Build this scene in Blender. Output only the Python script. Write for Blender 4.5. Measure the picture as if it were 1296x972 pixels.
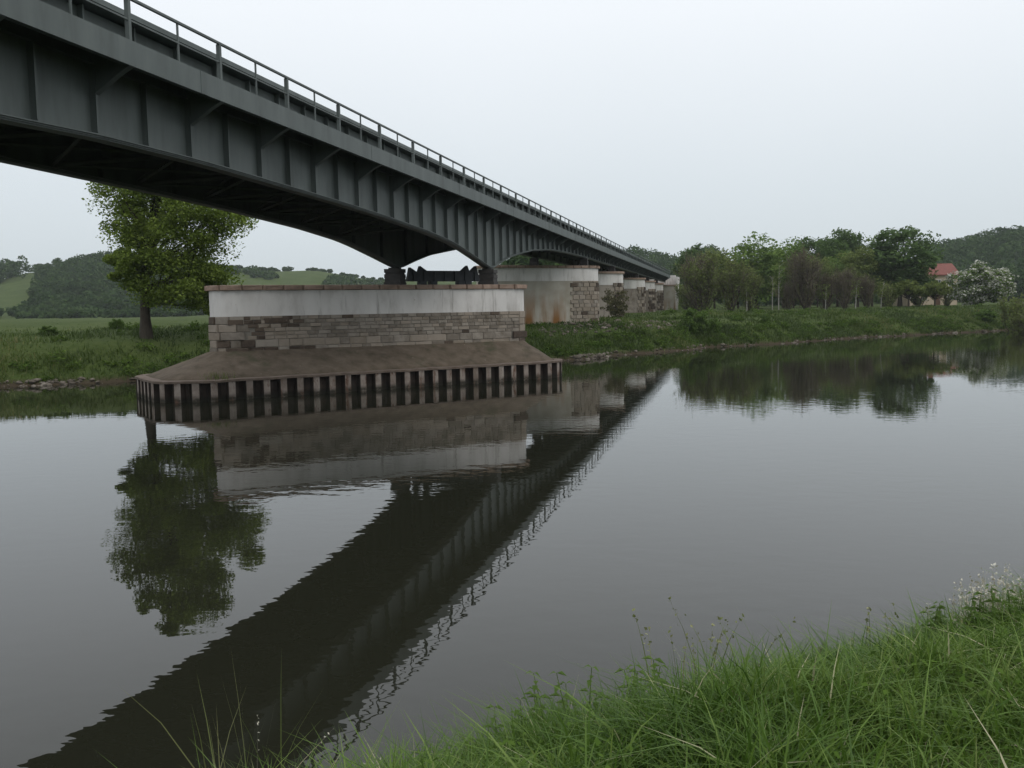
import bpy, math, random
import numpy as np
from mathutils import Matrix, Vector

# ------------------------------------------------------------------ scene, camera, sky, sun
sc = bpy.context.scene
for o in list(bpy.data.objects):
    bpy.data.objects.remove(o)
col = sc.collection
EYE = 4.4
R = np.array([0.97129216, 0.23728591, -0.01693903])      # camera right
U = np.array([-0.00355259, 0.08566567, 0.99631761])      # camera up
F = np.array([-0.23786322, 0.96765531, -0.08404937])     # camera forward
cd = bpy.data.cameras.new('camera')
cam = bpy.data.objects.new('camera', cd)
col.objects.link(cam)
m = Matrix.Identity(4)
for i in range(3):
    m[i][0], m[i][1], m[i][2] = R[i], U[i], -F[i]
m[0][3], m[1][3], m[2][3] = 0, 0, EYE
cam.matrix_world = m
cd.sensor_width = 36.0
cd.lens = 36.0 * 1150 / 1296
cd.clip_start = 0.05
cd.clip_end = 8000
sc.camera = cam

SUN_EL, SUN_AZ = math.radians(52), math.radians(118)     # azimuth from +Y towards +X
w = bpy.data.worlds.new('World')
sc.world = w
w.use_nodes = True
nt = w.node_tree
for n in list(nt.nodes):
    nt.nodes.remove(n)
out = nt.nodes.new('ShaderNodeOutputWorld')
bg = nt.nodes.new('ShaderNodeBackground')
sky = nt.nodes.new('ShaderNodeTexSky')
sky.sky_type = 'NISHITA'
sky.sun_disc = False
sky.sun_elevation = SUN_EL
sky.sun_rotation = SUN_AZ
sky.dust_density = 4.0
skm = nt.nodes.new('ShaderNodeMix'); skm.data_type = 'RGBA'; skm.blend_type = 'MULTIPLY'
skm.inputs[0].default_value = 1.0
skm.inputs[7].default_value = (0.08, 0.08, 0.08, 1)
nt.links.new(sky.outputs[0], skm.inputs[6])
tc = nt.nodes.new('ShaderNodeTexCoord')
sep = nt.nodes.new('ShaderNodeSeparateXYZ')
nt.links.new(tc.outputs['Generated'], sep.inputs[0])
ramp = nt.nodes.new('ShaderNodeValToRGB')                # overcast cloud layer: dimmer towards the horizon all round
cr = ramp.color_ramp
cr.elements[0].position = 0.0;  cr.elements[0].color = (0.575, 0.632, 0.672, 1)
cr.elements[1].position = 1.0;  cr.elements[1].color = (1.06, 1.07, 1.09, 1)
e = cr.elements.new(0.12); e.color = (0.668, 0.725, 0.765, 1)
e = cr.elements.new(0.30); e.color = (0.85, 0.888, 0.925, 1)
nz = nt.nodes.new('ShaderNodeTexNoise'); nz.inputs['Scale'].default_value = 1.6; nz.inputs['Detail'].default_value = 3
nt.links.new(tc.outputs['Generated'], nz.inputs['Vector'])
ma = nt.nodes.new('ShaderNodeMath'); ma.operation = 'MULTIPLY_ADD'
ma.inputs[1].default_value = 0.10; ma.inputs[2].default_value = -0.05
nt.links.new(nz.outputs[0], ma.inputs[0])
ad = nt.nodes.new('ShaderNodeMath'); ad.operation = 'ADD'
nt.links.new(sep.outputs['Z'], ad.inputs[0]); nt.links.new(ma.outputs[0], ad.inputs[1])
nt.links.new(ad.outputs[0], ramp.inputs[0])
mx = nt.nodes.new('ShaderNodeMix'); mx.data_type = 'RGBA'; mx.inputs[0].default_value = 0.9
nt.links.new(skm.outputs[2], mx.inputs[6]); nt.links.new(ramp.outputs[0], mx.inputs[7])
nt.links.new(mx.outputs[2], bg.inputs[0])
bg.inputs[1].default_value = 1.0
nt.links.new(bg.outputs[0], out.inputs[0])

sl = bpy.data.lights.new('sun', 'SUN')
sl.energy = 0.6; sl.angle = math.radians(40); sl.color = (1.0, 0.97, 0.92)
so = bpy.data.objects.new('sun', sl); col.objects.link(so)
sd = Vector((math.sin(SUN_AZ) * math.cos(SUN_EL), math.cos(SUN_AZ) * math.cos(SUN_EL), math.sin(SUN_EL)))
so.rotation_euler = sd.to_track_quat('Z', 'Y').to_euler()
so.location = (60, -40, 90)

vs = sc.view_settings
vs.view_transform = 'Standard'; vs.look = 'None'; vs.exposure = 0.22; vs.gamma = 1.0
vs.use_curve_mapping = False
cy = sc.cycles
cy.use_denoising = True
cy.max_bounces = 6; cy.diffuse_bounces = 4; cy.glossy_bounces = 3; cy.transmission_bounces = 3
cy.volume_bounces = 1; cy.transparent_max_bounces = 6
cy.caustics_reflective = False; cy.caustics_refractive = False

rng = np.random.default_rng(7)
random.seed(7)

# ------------------------------------------------------------------ helpers
def newmesh(name, verts, faces, smooth=False):
    me = bpy.data.meshes.new(name)
    me.from_pydata([tuple(v) for v in verts], [], faces)
    if smooth:
        me.polygons.foreach_set('use_smooth', [True] * len(me.polygons))
    me.update()
    return me

def npmesh(name, verts, quads=None, tris=None, attr=None, smooth=False):
    me = bpy.data.meshes.new(name)
    verts = np.asarray(verts, np.float32)
    me.vertices.add(len(verts)); me.vertices.foreach_set('co', verts.ravel())
    idx, tot = [], []
    if quads is not None and len(quads):
        q = np.asarray(quads, np.int32); idx.append(q.ravel()); tot.append(np.full(len(q), 4, np.int32))
    if tris is not None and len(tris):
        t = np.asarray(tris, np.int32); idx.append(t.ravel()); tot.append(np.full(len(t), 3, np.int32))
    idx = np.concatenate(idx); tot = np.concatenate(tot)
    start = np.concatenate([[0], np.cumsum(tot)[:-1]]).astype(np.int32)
    me.loops.add(len(idx)); me.loops.foreach_set('vertex_index', idx)
    me.polygons.add(len(tot)); me.polygons.foreach_set('loop_start', start)
    if smooth:
        me.polygons.foreach_set('use_smooth', np.ones(len(tot), bool))
    me.update(calc_edges=True)
    if attr is not None:
        a = me.attributes.new('tint', 'FLOAT', 'POINT')
        a.data.foreach_set('value', np.asarray(attr, np.float32))
    return me

def obj(name, me, mat=None, parent=None, loc=None, rz=0, scale=None):
    o = bpy.data.objects.new(name, me); col.objects.link(o)
    if mat is not None and me is not None and not me.materials:
        me.materials.append(mat)
    if parent is not None: o.parent = parent
    if loc is not None: o.location = loc
    if rz: o.rotation_euler = (0, 0, rz)
    if scale is not None: o.scale = scale
    return o

def tag(o, label=None, cat=None, group=None, kind=None):
    if label: o['label'] = label
    if cat: o['category'] = cat
    if group: o['group'] = group
    if kind: o['kind'] = kind
    return o

def empty(name, loc=(0, 0, 0)):
    o = bpy.data.objects.new(name, None); col.objects.link(o); o.location = loc
    o.empty_display_size = 0.3
    return o

class MB:
    """collects boxes, prisms and tubes of ONE part"""
    def __init__(s): s.v = []; s.f = []
    def box(s, x0, x1, y0, y1, z0, z1):
        b = len(s.v)
        s.v += [(x0, y0, z0), (x1, y0, z0), (x1, y1, z0), (x0, y1, z0), (x0, y0, z1), (x1, y0, z1), (x1, y1, z1), (x0, y1, z1)]
        s.f += [tuple(b + i for i in q) for q in ((0, 3, 2, 1), (4, 5, 6, 7), (0, 1, 5, 4), (1, 2, 6, 5), (2, 3, 7, 6), (3, 0, 4, 7))]
        return s
    def prism(s, poly, a, b, axis='y'):
        """poly: list of 2d points, extruded along axis from a to b"""
        n = len(poly); k = len(s.v)
        def P(p, t):
            return (p[0], t, p[1]) if axis == 'y' else ((t, p[0], p[1]) if axis == 'x' else (p[0], p[1], t))
        s.v += [P(p, a) for p in poly] + [P(p, b) for p in poly]
        s.f += [tuple(k + i for i in range(n)), tuple(k + n + i for i in reversed(range(n)))]
        s.f += [(k + i, k + n + i, k + n + (i + 1) % n, k + (i + 1) % n) for i in range(n)]
        return s
    def bar(s, p, q, r, n=4):
        p, q = Vector(p), Vector(q); d = (q - p).normalized()
        a = d.orthogonal().normalized(); b = d.cross(a); k = len(s.v)
        for c in (p, q):
            for i in range(n):
                t = 2 * math.pi * (i + .5) / n
                s.v.append(tuple(c + r * (math.cos(t) * a + math.sin(t) * b)))
        s.f += [(k + i, k + (i + 1) % n, k + n + (i + 1) % n, k + n + i) for i in range(n)]
        s.f += [tuple(k + i for i in reversed(range(n))), tuple(k + n + i for i in range(n))]
        return s
    def mesh(s, name): 
        me = newmesh(name, s.v, s.f)
        return me
    def build(s, name, mat, parent=None, **k): return obj(name, s.mesh(name), mat, parent, **k)

# ------------------------------------------------------------------ materials
def mat_new(name):
    ma = bpy.data.materials.new(name); ma.use_nodes = True
    return ma, ma.node_tree, ma.node_tree.nodes['Principled BSDF']

def mat_var(name, cols, scale=2.0, rough=0.7, bump=0.0, bscale=20.0, detail=5, stretch=(1, 1, 1), metallic=0.0, objrand=0.0, spec=0.3, dist=0.02):
    """procedural material: noise between the colours, optional per-object shift, fine relief"""
    ma, t, p = mat_new(name)
    N = t.nodes; L = t.links
    co = N.new('ShaderNodeTexCoord'); mp = N.new('ShaderNodeMapping'); mp.inputs['Scale'].default_value = stretch
    L.new(co.outputs['Object'], mp.inputs[0])
    geo = N.new('ShaderNodeNewGeometry'); L.new(geo.outputs['Position'], mp.inputs[0])
    nz = N.new('ShaderNodeTexNoise'); nz.inputs['Scale'].default_value = scale; nz.inputs['Detail'].default_value = detail
    nz.inputs['Roughness'].default_value = 0.62
    L.new(mp.outputs[0], nz.inputs['Vector'])
    val = nz.outputs[0]
    if objrand:
        oi = N.new('ShaderNodeObjectInfo'); md = N.new('ShaderNodeMath'); md.operation = 'MULTIPLY_ADD'
        md.inputs[1].default_value = objrand; md.inputs[2].default_value = -objrand / 2
        L.new(oi.outputs['Random'], md.inputs[0])
        sm = N.new('ShaderNodeMath'); sm.operation = 'ADD'; L.new(val, sm.inputs[0]); L.new(md.outputs[0], sm.inputs[1]); val = sm.outputs[0]
    rp = N.new('ShaderNodeValToRGB'); L.new(val, rp.inputs[0])
    n = len(cols)
    el = rp.color_ramp.elements
    lo, hi = 0.3, 0.7
    el[0].position = lo; el[0].color = (*cols[0], 1); el[1].position = hi; el[1].color = (*cols[-1], 1)
    for i in range(1, n - 1):
        q = el.new(lo + (hi - lo) * i / (n - 1)); q.color = (*cols[i], 1)
    L.new(rp.outputs[0], p.inputs['Base Color'])
    p.inputs['Roughness'].default_value = rough; p.inputs['Metallic'].default_value = metallic
    p.inputs['Specular IOR Level'].default_value = spec
    if bump:
        n2 = N.new('ShaderNodeTexNoise'); n2.inputs['Scale'].default_value = bscale; n2.inputs['Detail'].default_value = 4
        L.new(geo.outputs['Position'], n2.inputs['Vector'])
        bp = N.new('ShaderNodeBump'); bp.inputs['Strength'].default_value = bump; bp.inputs['Distance'].default_value = dist
        L.new(n2.outputs[0], bp.inputs['Height']); L.new(bp.outputs[0], p.inputs['Normal'])
    return ma

def mat_leaf(name, dark, mid, light, trans=0.35, patch=0.5):
    """leaves: diffuse + translucent, colour varied by leaf (island) and by patch"""
    ma = bpy.data.materials.new(name); ma.use_nodes = True
    t = ma.node_tree; N = t.nodes; L = t.links
    N.remove(N['Principled BSDF']); o = N['Material Output']
    geo = N.new('ShaderNodeNewGeometry')
    nz = N.new('ShaderNodeTexNoise'); nz.inputs['Scale'].default_value = patch; nz.inputs['Detail'].default_value = 2
    L.new(geo.outputs['Position'], nz.inputs['Vector'])
    a = N.new('ShaderNodeMath'); a.operation = 'MULTIPLY_ADD'; a.inputs[1].default_value = 0.45
    L.new(geo.outputs['Random Per Island'], a.inputs[0]); 
    b = N.new('ShaderNodeMath'); b.operation = 'MULTIPLY_ADD'; b.inputs[1].default_value = 0.9; b.inputs[2].default_value = -0.18
    L.new(nz.outputs[0], b.inputs[0]); L.new(b.outputs[0], a.inputs[2])
    rp = N.new('ShaderNodeValToRGB'); el = rp.color_ramp.elements
    el[0].position = 0.1; el[0].color = (*dark, 1); el[1].position = 0.95; el[1].color = (*light, 1)
    q = el.new(0.5); q.color = (*mid, 1)
    L.new(a.outputs[0], rp.inputs[0])
    df = N.new('ShaderNodeBsdfDiffuse'); tr = N.new('ShaderNodeBsdfTranslucent'); mix = N.new('ShaderNodeMixShader')
    L.new(rp.outputs[0], df.inputs[0]); L.new(rp.outputs[0], tr.inputs[0])
    mix.inputs[0].default_value = trans
    L.new(df.outputs[0], mix.inputs[1]); L.new(tr.outputs[0], mix.inputs[2]); L.new(mix.outputs[0], o.inputs[0])
    return ma

def mat_grass(name, cols, trans=0.3):
    """grass blades: the per-blade 'tint' picks the colour (fresh, yellowish, dry)"""
    ma = bpy.data.materials.new(name); ma.use_nodes = True
    t = ma.node_tree; N = t.nodes; L = t.links
    p = N['Principled BSDF']; o = N['Material Output']
    at = N.new('ShaderNodeAttribute'); at.attribute_name = 'tint'
    rp = N.new('ShaderNodeValToRGB'); el = rp.color_ramp.elements
    el[0].position = cols[0][0]; el[0].color = (*cols[0][1], 1)
    el[1].position = cols[-1][0]; el[1].color = (*cols[-1][1], 1)
    for ps, c in cols[1:-1]:
        q = el.new(ps); q.color = (*c, 1)
    L.new(at.outputs['Fac'], rp.inputs[0])
    L.new(rp.outputs[0], p.inputs['Base Color']); p.inputs['Roughness'].default_value = 0.5
    p.inputs['Specular IOR Level'].default_value = 0.25
    tr = N.new('ShaderNodeBsdfTranslucent'); L.new(rp.outputs[0], tr.inputs[0])
    mix = N.new('ShaderNodeMixShader'); mix.inputs[0].default_value = trans
    L.new(p.outputs[0], mix.inputs[1]); L.new(tr.outputs[0], mix.inputs[2]); L.new(mix.outputs[0], o.inputs[0])
    return ma

M = {}
M['steel'] = mat_var('painted_steel', [(.066, .078, .074), (.093, .11, .106), (.115, .133, .128)], scale=1.3, stretch=(1, 1, .22), rough=.55, bump=.12, bscale=6, spec=.35)
M['steel_dark'] = mat_var('dirty_steel', [(.068, .078, .077), (.098, .11, .108)], scale=1.5, rough=.7, spec=.2)
M['steel_black'] = mat_var('black_steel', [(.022, .026, .03), (.035, .04, .045)], scale=2, rough=.6)
M['iron'] = mat_var('bearing_iron', [(.035, .034, .034), (.06, .055, .052)], scale=4, rough=.75)
M['white'] = mat_var('whitened_concrete', [(.46, .44, .415), (.60, .585, .56), (.66, .645, .62)], scale=.9, rough=.85, bump=.25, bscale=7, stretch=(1, 1, .45))
def add_stain(ma, color, axis_scale, lo, hi, scale=1.0, zr=None):
    """overlays a stain: stretched noise above a threshold, optionally only between two heights"""
    t = ma.node_tree; N = t.nodes; L = t.links; p = N['Principled BSDF']
    src = p.inputs['Base Color'].links[0].from_socket
    geo = N.new('ShaderNodeNewGeometry'); mp = N.new('ShaderNodeMapping'); mp.inputs['Scale'].default_value = axis_scale; mp.inputs['Location'].default_value = (3.3, 1.7, 9.1)
    L.new(geo.outputs['Position'], mp.inputs[0])
    nz = N.new('ShaderNodeTexNoise'); nz.inputs['Scale'].default_value = scale; nz.inputs['Detail'].default_value = 7; nz.inputs['Roughness'].default_value = .68; L.new(mp.outputs[0], nz.inputs['Vector'])
    mr = N.new('ShaderNodeMapRange'); mr.inputs[1].default_value = lo; mr.inputs[2].default_value = hi; L.new(nz.outputs[0], mr.inputs[0]); f = mr.outputs[0]
    if zr:
        sp = N.new('ShaderNodeSeparateXYZ'); L.new(geo.outputs['Position'], sp.inputs[0])
        m2 = N.new('ShaderNodeMapRange'); m2.inputs[1].default_value = zr[0]; m2.inputs[2].default_value = zr[1]; L.new(sp.outputs['Z'], m2.inputs[0])
        mu = N.new('ShaderNodeMath'); mu.operation = 'MULTIPLY'; L.new(f, mu.inputs[0]); L.new(m2.outputs[0], mu.inputs[1]); f = mu.outputs[0]
    mi = N.new('ShaderNodeMix'); mi.data_type = 'RGBA'; L.new(f, mi.inputs[0]); L.new(src, mi.inputs[6]); mi.inputs[7].default_value = (*color, 1)
    L.new(mi.outputs[2], p.inputs['Base Color'])
add_stain(M['white'], (.20, .185, .16), (1.6, 1.6, .18), .56, .78, 1.6)
add_stain(M['white'], (.30, .24, .19), (3, 3, 3), .68, .74, 1.2)
M['coping'] = mat_var('red_sandstone', [(.20, .145, .11), (.27, .195, .15), (.32, .24, .19)], scale=2.2, rough=.85, bump=.3, bscale=9, objrand=.15)
M['mortar'] = mat_var('mortar', [(.16, .145, .12), (.24, .22, .19)], scale=3, rough=.95, bump=.4, bscale=12)
M['stone'] = mat_var('grey_tan_stone', [(.165, .142, .115), (.225, .197, .165), (.285, .255, .215)], scale=2.0, rough=.9, bump=.6, bscale=9, objrand=.5)
M['stone_dark'] = mat_var('brown_stone', [(.055, .04, .03), (.105, .08, .06)], scale=3, rough=.9, bump=.6, bscale=9, objrand=.4)
M['stone_light'] = mat_var('pale_sandstone', [(.215, .18, .14), (.29, .25, .205)], scale=2, rough=.9, bump=.5, bscale=9, objrand=.4)
M['apron'] = mat_var('mossy_concrete', [(.056, .046, .03), (.084, .066, .047), (.104, .082, .06), (.125, .10, .076)], scale=1.4, rough=.95, bump=.5, bscale=5)
M['cap'] = mat_var('cap_beam_rust', [(.09, .065, .05), (.17, .135, .11)], scale=2, rough=.9, bump=.4)
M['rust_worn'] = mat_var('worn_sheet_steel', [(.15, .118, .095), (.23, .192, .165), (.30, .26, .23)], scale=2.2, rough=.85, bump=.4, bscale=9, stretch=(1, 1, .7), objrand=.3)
M['rust'] = mat_var('shaded_rusty_sheet_steel', [(.02, .014, .011), (.036, .026, .021), (.062, .046, .038)], scale=1.6, rough=.85, bump=.4, bscale=9, stretch=(1, 1, .7), objrand=.25)  # rust colour darkened further: the shade of the recessed pans is painted in
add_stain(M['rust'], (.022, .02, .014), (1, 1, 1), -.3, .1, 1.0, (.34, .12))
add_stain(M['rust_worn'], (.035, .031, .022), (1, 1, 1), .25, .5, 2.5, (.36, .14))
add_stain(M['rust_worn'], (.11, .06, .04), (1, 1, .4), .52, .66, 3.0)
add_stain(M['apron'], (.05, .05, .027), (1, 1, 1), .56, .70, .5)
add_stain(M['apron'], (.22, .20, .165), (1, 1, 1), .66, .70, 6.0)
add_stain(M['stone'], (.10, .08, .055), (1, 1, .6), .54, .72, .9)
add_stain(M['mortar'], (.10, .085, .06), (1, 1, .6), .5, .7, .9)
M['rock'] = mat_var('shore_rock', [(.06, .05, .038), (.13, .112, .09), (.23, .205, .175)], scale=1.1, rough=.9, bump=.4)
M['bark'] = mat_var('bark', [(.03, .024, .018), (.07, .058, .045)], scale=5, rough=.95, bump=.6, stretch=(1, 1, .3))
M['bark_pale'] = mat_var('pale_bark', [(.16, .15, .13), (.36, .35, .32)], scale=5, rough=.9)
M['twig'] = mat_leaf('twigs', (.085, .07, .056), (.13, .108, .088), (.18, .155, .125), trans=0.0)
M['roof'] = mat_var('red_roof_tile', [(.15, .06, .05), (.21, .08, .066)], scale=1.5, rough=.85)
M['plaster'] = mat_var('cream_plaster', [(.42, .34, .25), (.52, .43, .33)], scale=1.0, rough=.9)
M['frame'] = mat_var('white_frame', [(.6, .6, .58), (.7, .7, .68)], scale=3)
M['glass'] = mat_var('window_glass', [(.02, .024, .028), (.03, .034, .038)], scale=2, rough=.08, spec=.6)
M['door'] = mat_var('brown_door', [(.09, .05, .03), (.12, .07, .045)], scale=2)

def pier_concrete():
    """beige rendered concrete with rust runs near its foot (stains have their own shape)"""
    ma, t, p = mat_new('stained_concrete'); N = t.nodes; L = t.links
    geo = N.new('ShaderNodeNewGeometry')
    mp = N.new('ShaderNodeMapping'); mp.inputs['Scale'].default_value = (1, 1, .16); L.new(geo.outputs['Position'], mp.inputs[0])
    n1 = N.new('ShaderNodeTexNoise'); n1.inputs['Scale'].default_value = 1.0; n1.inputs['Detail'].default_value = 6; L.new(mp.outputs[0], n1.inputs['Vector'])
    n2 = N.new('ShaderNodeTexNoise'); n2.inputs['Scale'].default_value = .8; n2.inputs['Detail'].default_value = 5; L.new(geo.outputs['Position'], n2.inputs['Vector'])
    base = N.new('ShaderNodeValToRGB'); e = base.color_ramp.elements
    e[0].position = .3; e[0].color = (.30, .275, .22, 1); e[1].position = .7; e[1].color = (.42, .395, .345, 1); L.new(n2.outputs[0], base.inputs[0])
    sp = N.new('ShaderNodeSeparateXYZ'); L.new(geo.outputs['Position'], sp.inputs[0])
    mr = N.new('ShaderNodeMapRange'); mr.inputs[1].default_value = 6.2; mr.inputs[2].default_value = 3.2; L.new(sp.outputs['Z'], mr.inputs[0])
    st = N.new('ShaderNodeMapRange'); st.inputs[1].default_value = .42; st.inputs[2].default_value = .60; L.new(n1.outputs[0], st.inputs[0])
    mu = N.new('ShaderNodeMath'); mu.operation = 'MULTIPLY'; L.new(mr.outputs[0], mu.inputs[0]); L.new(st.outputs[0], mu.inputs[1])
    mi = N.new('ShaderNodeMix'); mi.data_type = 'RGBA'; L.new(mu.outputs[0], mi.inputs[0]); L.new(base.outputs[0], mi.inputs[6]); mi.inputs[7].default_value = (.21, .105, .038, 1)
    L.new(mi.outputs[2], p.inputs['Base Color']); p.inputs['Roughness'].default_value = .9; p.inputs['Specular IOR Level'].default_value = .2
    return ma
M['pier_concrete'] = pier_concrete()

# foliage
M['leaf_tree'] = mat_leaf('leaf_fresh', (.075, .112, .024), (.165, .23, .046), (.28, .35, .085), trans=.4, patch=.35)
M['leaf_a'] = mat_leaf('leaf_green', (.075, .125, .035), (.13, .20, .052), (.19, .27, .075), patch=.22)
M['leaf_b'] = mat_leaf('leaf_dark', (.05, .088, .032), (.09, .145, .05), (.14, .205, .072), patch=.22)
M['leaf_c'] = mat_leaf('leaf_olive', (.095, .12, .038), (.15, .19, .06), (.215, .26, .09), patch=.3)
M['leaf_d'] = mat_leaf('leaf_light', (.06, .10, .025), (.095, .155, .04), (.14, .21, .06), patch=.3)
M['leaf_bronze'] = mat_leaf('leaf_bronze', (.08, .078, .042), (.125, .12, .065), (.175, .17, .09), patch=.3)
M['leaf_cover'] = mat_leaf('leaf_cover', (.05, .095, .02), (.09, .155, .03), (.14, .22, .05), patch=1.5)
M['leaf_weed'] = mat_leaf('leaf_weed', (.04, .075, .018), (.075, .125, .026), (.13, .185, .045), patch=.25)
M['leaf_forest'] = mat_leaf('leaf_forest', (.02, .04, .016), (.048, .082, .032), (.10, .15, .055), patch=.11)
M['blossom'] = mat_leaf('blossom', (.36, .36, .30), (.5, .5, .44), (.62, .62, .56), trans=.2, patch=.8)
M['grass_near'] = mat_grass('grass_near', [(0., (.036, .078, .012)), (.35, (.075, .145, .02)), (.65, (.13, .21, .036)), (.88, (.21, .265, .075)), (1., (.45, .42, .28))])
M['grass_far'] = mat_grass('grass_far', [(0., (.03, .052, .011)), (.4, (.055, .09, .017)), (.75, (.09, .13, .027)), (1., (.20, .185, .08))])
M['dry'] = mat_grass('dry_stalks', [(0., (.30, .26, .17)), (.5, (.5, .47, .38)), (1., (.68, .66, .58))], trans=.15)
M['stem'] = mat_grass('green_stalks', [(0., (.09, .13, .035)), (1., (.27, .27, .13))], trans=.2)

# ------------------------------------------------------------------ terrain
CE, SE = .731, .682
def uv(x, y): return CE * x + SE * y, -SE * x + CE * y
def xy(u, v): return CE * u - SE * v, SE * u + CE * v
K = .957
FAR = np.array([(-46.3, 49.2), (-43.3, 50.2), (-39.5, 54.4), (-26, 65.6), (-13.65, 76.6), (-9.3, 85), (-2.4, 98.2), (6.2, 108.7), (16.7, 123.8), (28.6, 136), (39.5, 147.3)]) * K
FU, FV = uv(FAR[:, 0], FAR[:, 1])
FU = np.concatenate([[-900, -120], FU, [260, 1200]]); FV = np.concatenate([[FV[0] + 40, FV[0] + 3], FV, [FV[-1] + 2, FV[-1] + 120]])
def smooth(a, b, t):
    t = np.clip((t - a) / (b - a), 0, 1); return t * t * (3 - 2 * t)
def wob(x, y, s, k=0.0):
    return (np.sin(x * s * 1.3 + 1.7 * np.sin(y * s * .7 + k) + k) + np.sin(y * s * 1.1 + 1.3 * np.sin(x * s * .9 + 2 * k) + 2.1 * k) + .5 * np.sin((x + y) * s * 2.7 + k * 3)) / 2.5
def vfar(u): return np.interp(u, FU, FV) + .45 * np.sin(u * .31 + 1.2 * np.sin(u * .11)) + .3 * np.sin(u * .83) + .2 * np.sin(u * 1.9 + 1)
VNEAR = 6.7
HILL_PX = [-900, -300, 0, 45, 100, 160, 250, 300, 400, 480, 600, 800, 870, 1000, 1150, 1200, 1240, 1296, 1700, 2400]
HILL_E = [20, 34, 40, 50, 54, 57, 52, 51, 47, 38, 32, 46, 30, 26, 34, 46, 56, 60, 62, 40]
def camxy(x, y):
    d = x * -.2387 + y * .9711
    xc = x * .9711 + y * .2387
    return xc, d
def hillz(x, y):
    xc, d = camxy(x, y)
    ang = np.where(d > 20, 648 + 1150 * xc / np.maximum(d, 20), 5000)
    E = np.interp(ang, HILL_PX, HILL_E) + 1.5 * np.sin(ang * .05) + 1.0 * np.sin(ang * .021 + 1)
    D0 = np.interp(ang, [0, 500, 800, 1296], [640, 760, 620, 560])
    top = E * D0 / 1150 + EYE - 2.6
    st = np.interp(ang, [0, 240, 500, 800, 1296], [360, 400, 430, 400, 360])
    return top * smooth(st, 1, (d - 0)) if False else top * smooth(0, 1, (d - st) / (D0 - st))
def ground_z(x, y):
    x = np.asarray(x, float); y = np.asarray(y, float)
    u, v = uv(x, y)
    a = v - vfar(u)
    P = np.interp(u, [-60, 0, 25, 45, 62, 80, 140], [3.2, 3.2, 3.05, 3.0, 3.05, 3.2, 3.25])
    prof = np.interp(a, [-20, -8, -1.5, 0, .4, 1.5, 3.2, 6, 8.5, 14, 60], [-3, -2.2, -.6, -.02, .22, .5, 1.05, 1.75, 2.05, 2.28, 2.4]) / 2.4
    zf = np.where(prof > 0, prof * P, prof * 2.4)
    zf = zf + np.where(a > .4, 1, 0) * (.10 * wob(x, y, .55) + .24 * wob(x, y, .21, 2.)) * smooth(.4, 4, a)
    # a shelf of rubble under the second pier
    b = VNEAR - v
    zn = np.interp(b, [-20, -6, -1.5, 0, 1.0, 4.1, 5.0, 6.7, 15, 60], [-3.5, -2.2, -.7, -.02, .9, 2.72, 2.78, 2.77, 2.9, 3.2])
    zn = zn + np.where(b > 0, 1, 0) * (.05 * wob(x, y, 2.1, 1.) + .07 * wob(x, y, .8, 3.)) * smooth(0, 2, b)
    z = np.maximum(zf, zn)
    emb = 9.3 - np.maximum(np.abs(x + 17.4) - 4.6, 0) / 1.7
    emb = np.where(y > 209.0, emb, emb - (209.0 - y) * 25)
    z = np.maximum(z, emb)
    return z + np.where(a > 0, hillz(x, y), 0)

def at(px, d):
    """world x, y of the place seen in image column px at distance d along the view"""
    xc = (px - 648) / 1150 * d
    return xc * .9711 - d * .2387, xc * .2387 + d * .9711

def mat_ground():
    ma, t, p = mat_new('meadow_ground'); N = t.nodes; L = t.links
    geo = N.new('ShaderNodeNewGeometry')
    n1 = N.new('ShaderNodeTexNoise'); n1.inputs['Scale'].default_value = .09; n1.inputs['Detail'].default_value = 6; n1.inputs['Roughness'].default_value = .7
    n2 = N.new('ShaderNodeTexNoise'); n2.inputs['Scale'].default_value = 2.2; n2.inputs['Detail'].default_value = 6; n2.inputs['Roughness'].default_value = .75
    for n in (n1, n2): L.new(geo.outputs['Position'], n.inputs['Vector'])
    ad = N.new('ShaderNodeMath'); ad.operation = 'MULTIPLY_ADD'; ad.inputs[1].default_value = .55
    L.new(n2.outputs[0], ad.inputs[0])
    m2 = N.new('ShaderNodeMath'); m2.operation = 'MULTIPLY'; m2.inputs[1].default_value = .5; L.new(n1.outputs[0], m2.inputs[0]); L.new(m2.outputs[0], ad.inputs[2])
    rp = N.new('ShaderNodeValToRGB'); e = rp.color_ramp.elements
    e[0].position = .36; e[0].color = (.026, .04, .011, 1); e[1].position = .68; e[1].color = (.078, .10, .031, 1)
    q = e.new(.5); q.color = (.047, .071, .017, 1)
    L.new(ad.outputs[0], rp.inputs[0])
    sp = N.new('ShaderNodeSeparateXYZ'); L.new(geo.outputs['Position'], sp.inputs[0])
    mr = N.new('ShaderNodeMapRange'); mr.inputs[1].default_value = .45; mr.inputs[2].default_value = .12; L.new(sp.outputs['Z'], mr.inputs[0])
    mi = N.new('ShaderNodeMix'); mi.data_type = 'RGBA'; L.new(mr.outputs[0], mi.inputs[0]); L.new(rp.outputs[0], mi.inputs[6]); mi.inputs[7].default_value = (.055, .043, .028, 1)
    L.new(mi.outputs[2], p.inputs['Base Color']); p.inputs['Roughness'].default_value = .95; p.inputs['Specular IOR Level'].default_value = .1
    bp = N.new('ShaderNodeBump'); bp.inputs['Strength'].default_value = .8; bp.inputs['Distance'].default_value = .15
    L.new(n2.outputs[0], bp.inputs['Height']); L.new(bp.outputs[0], p.inputs['Normal'])
    return ma
M['ground'] = mat_ground()

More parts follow.
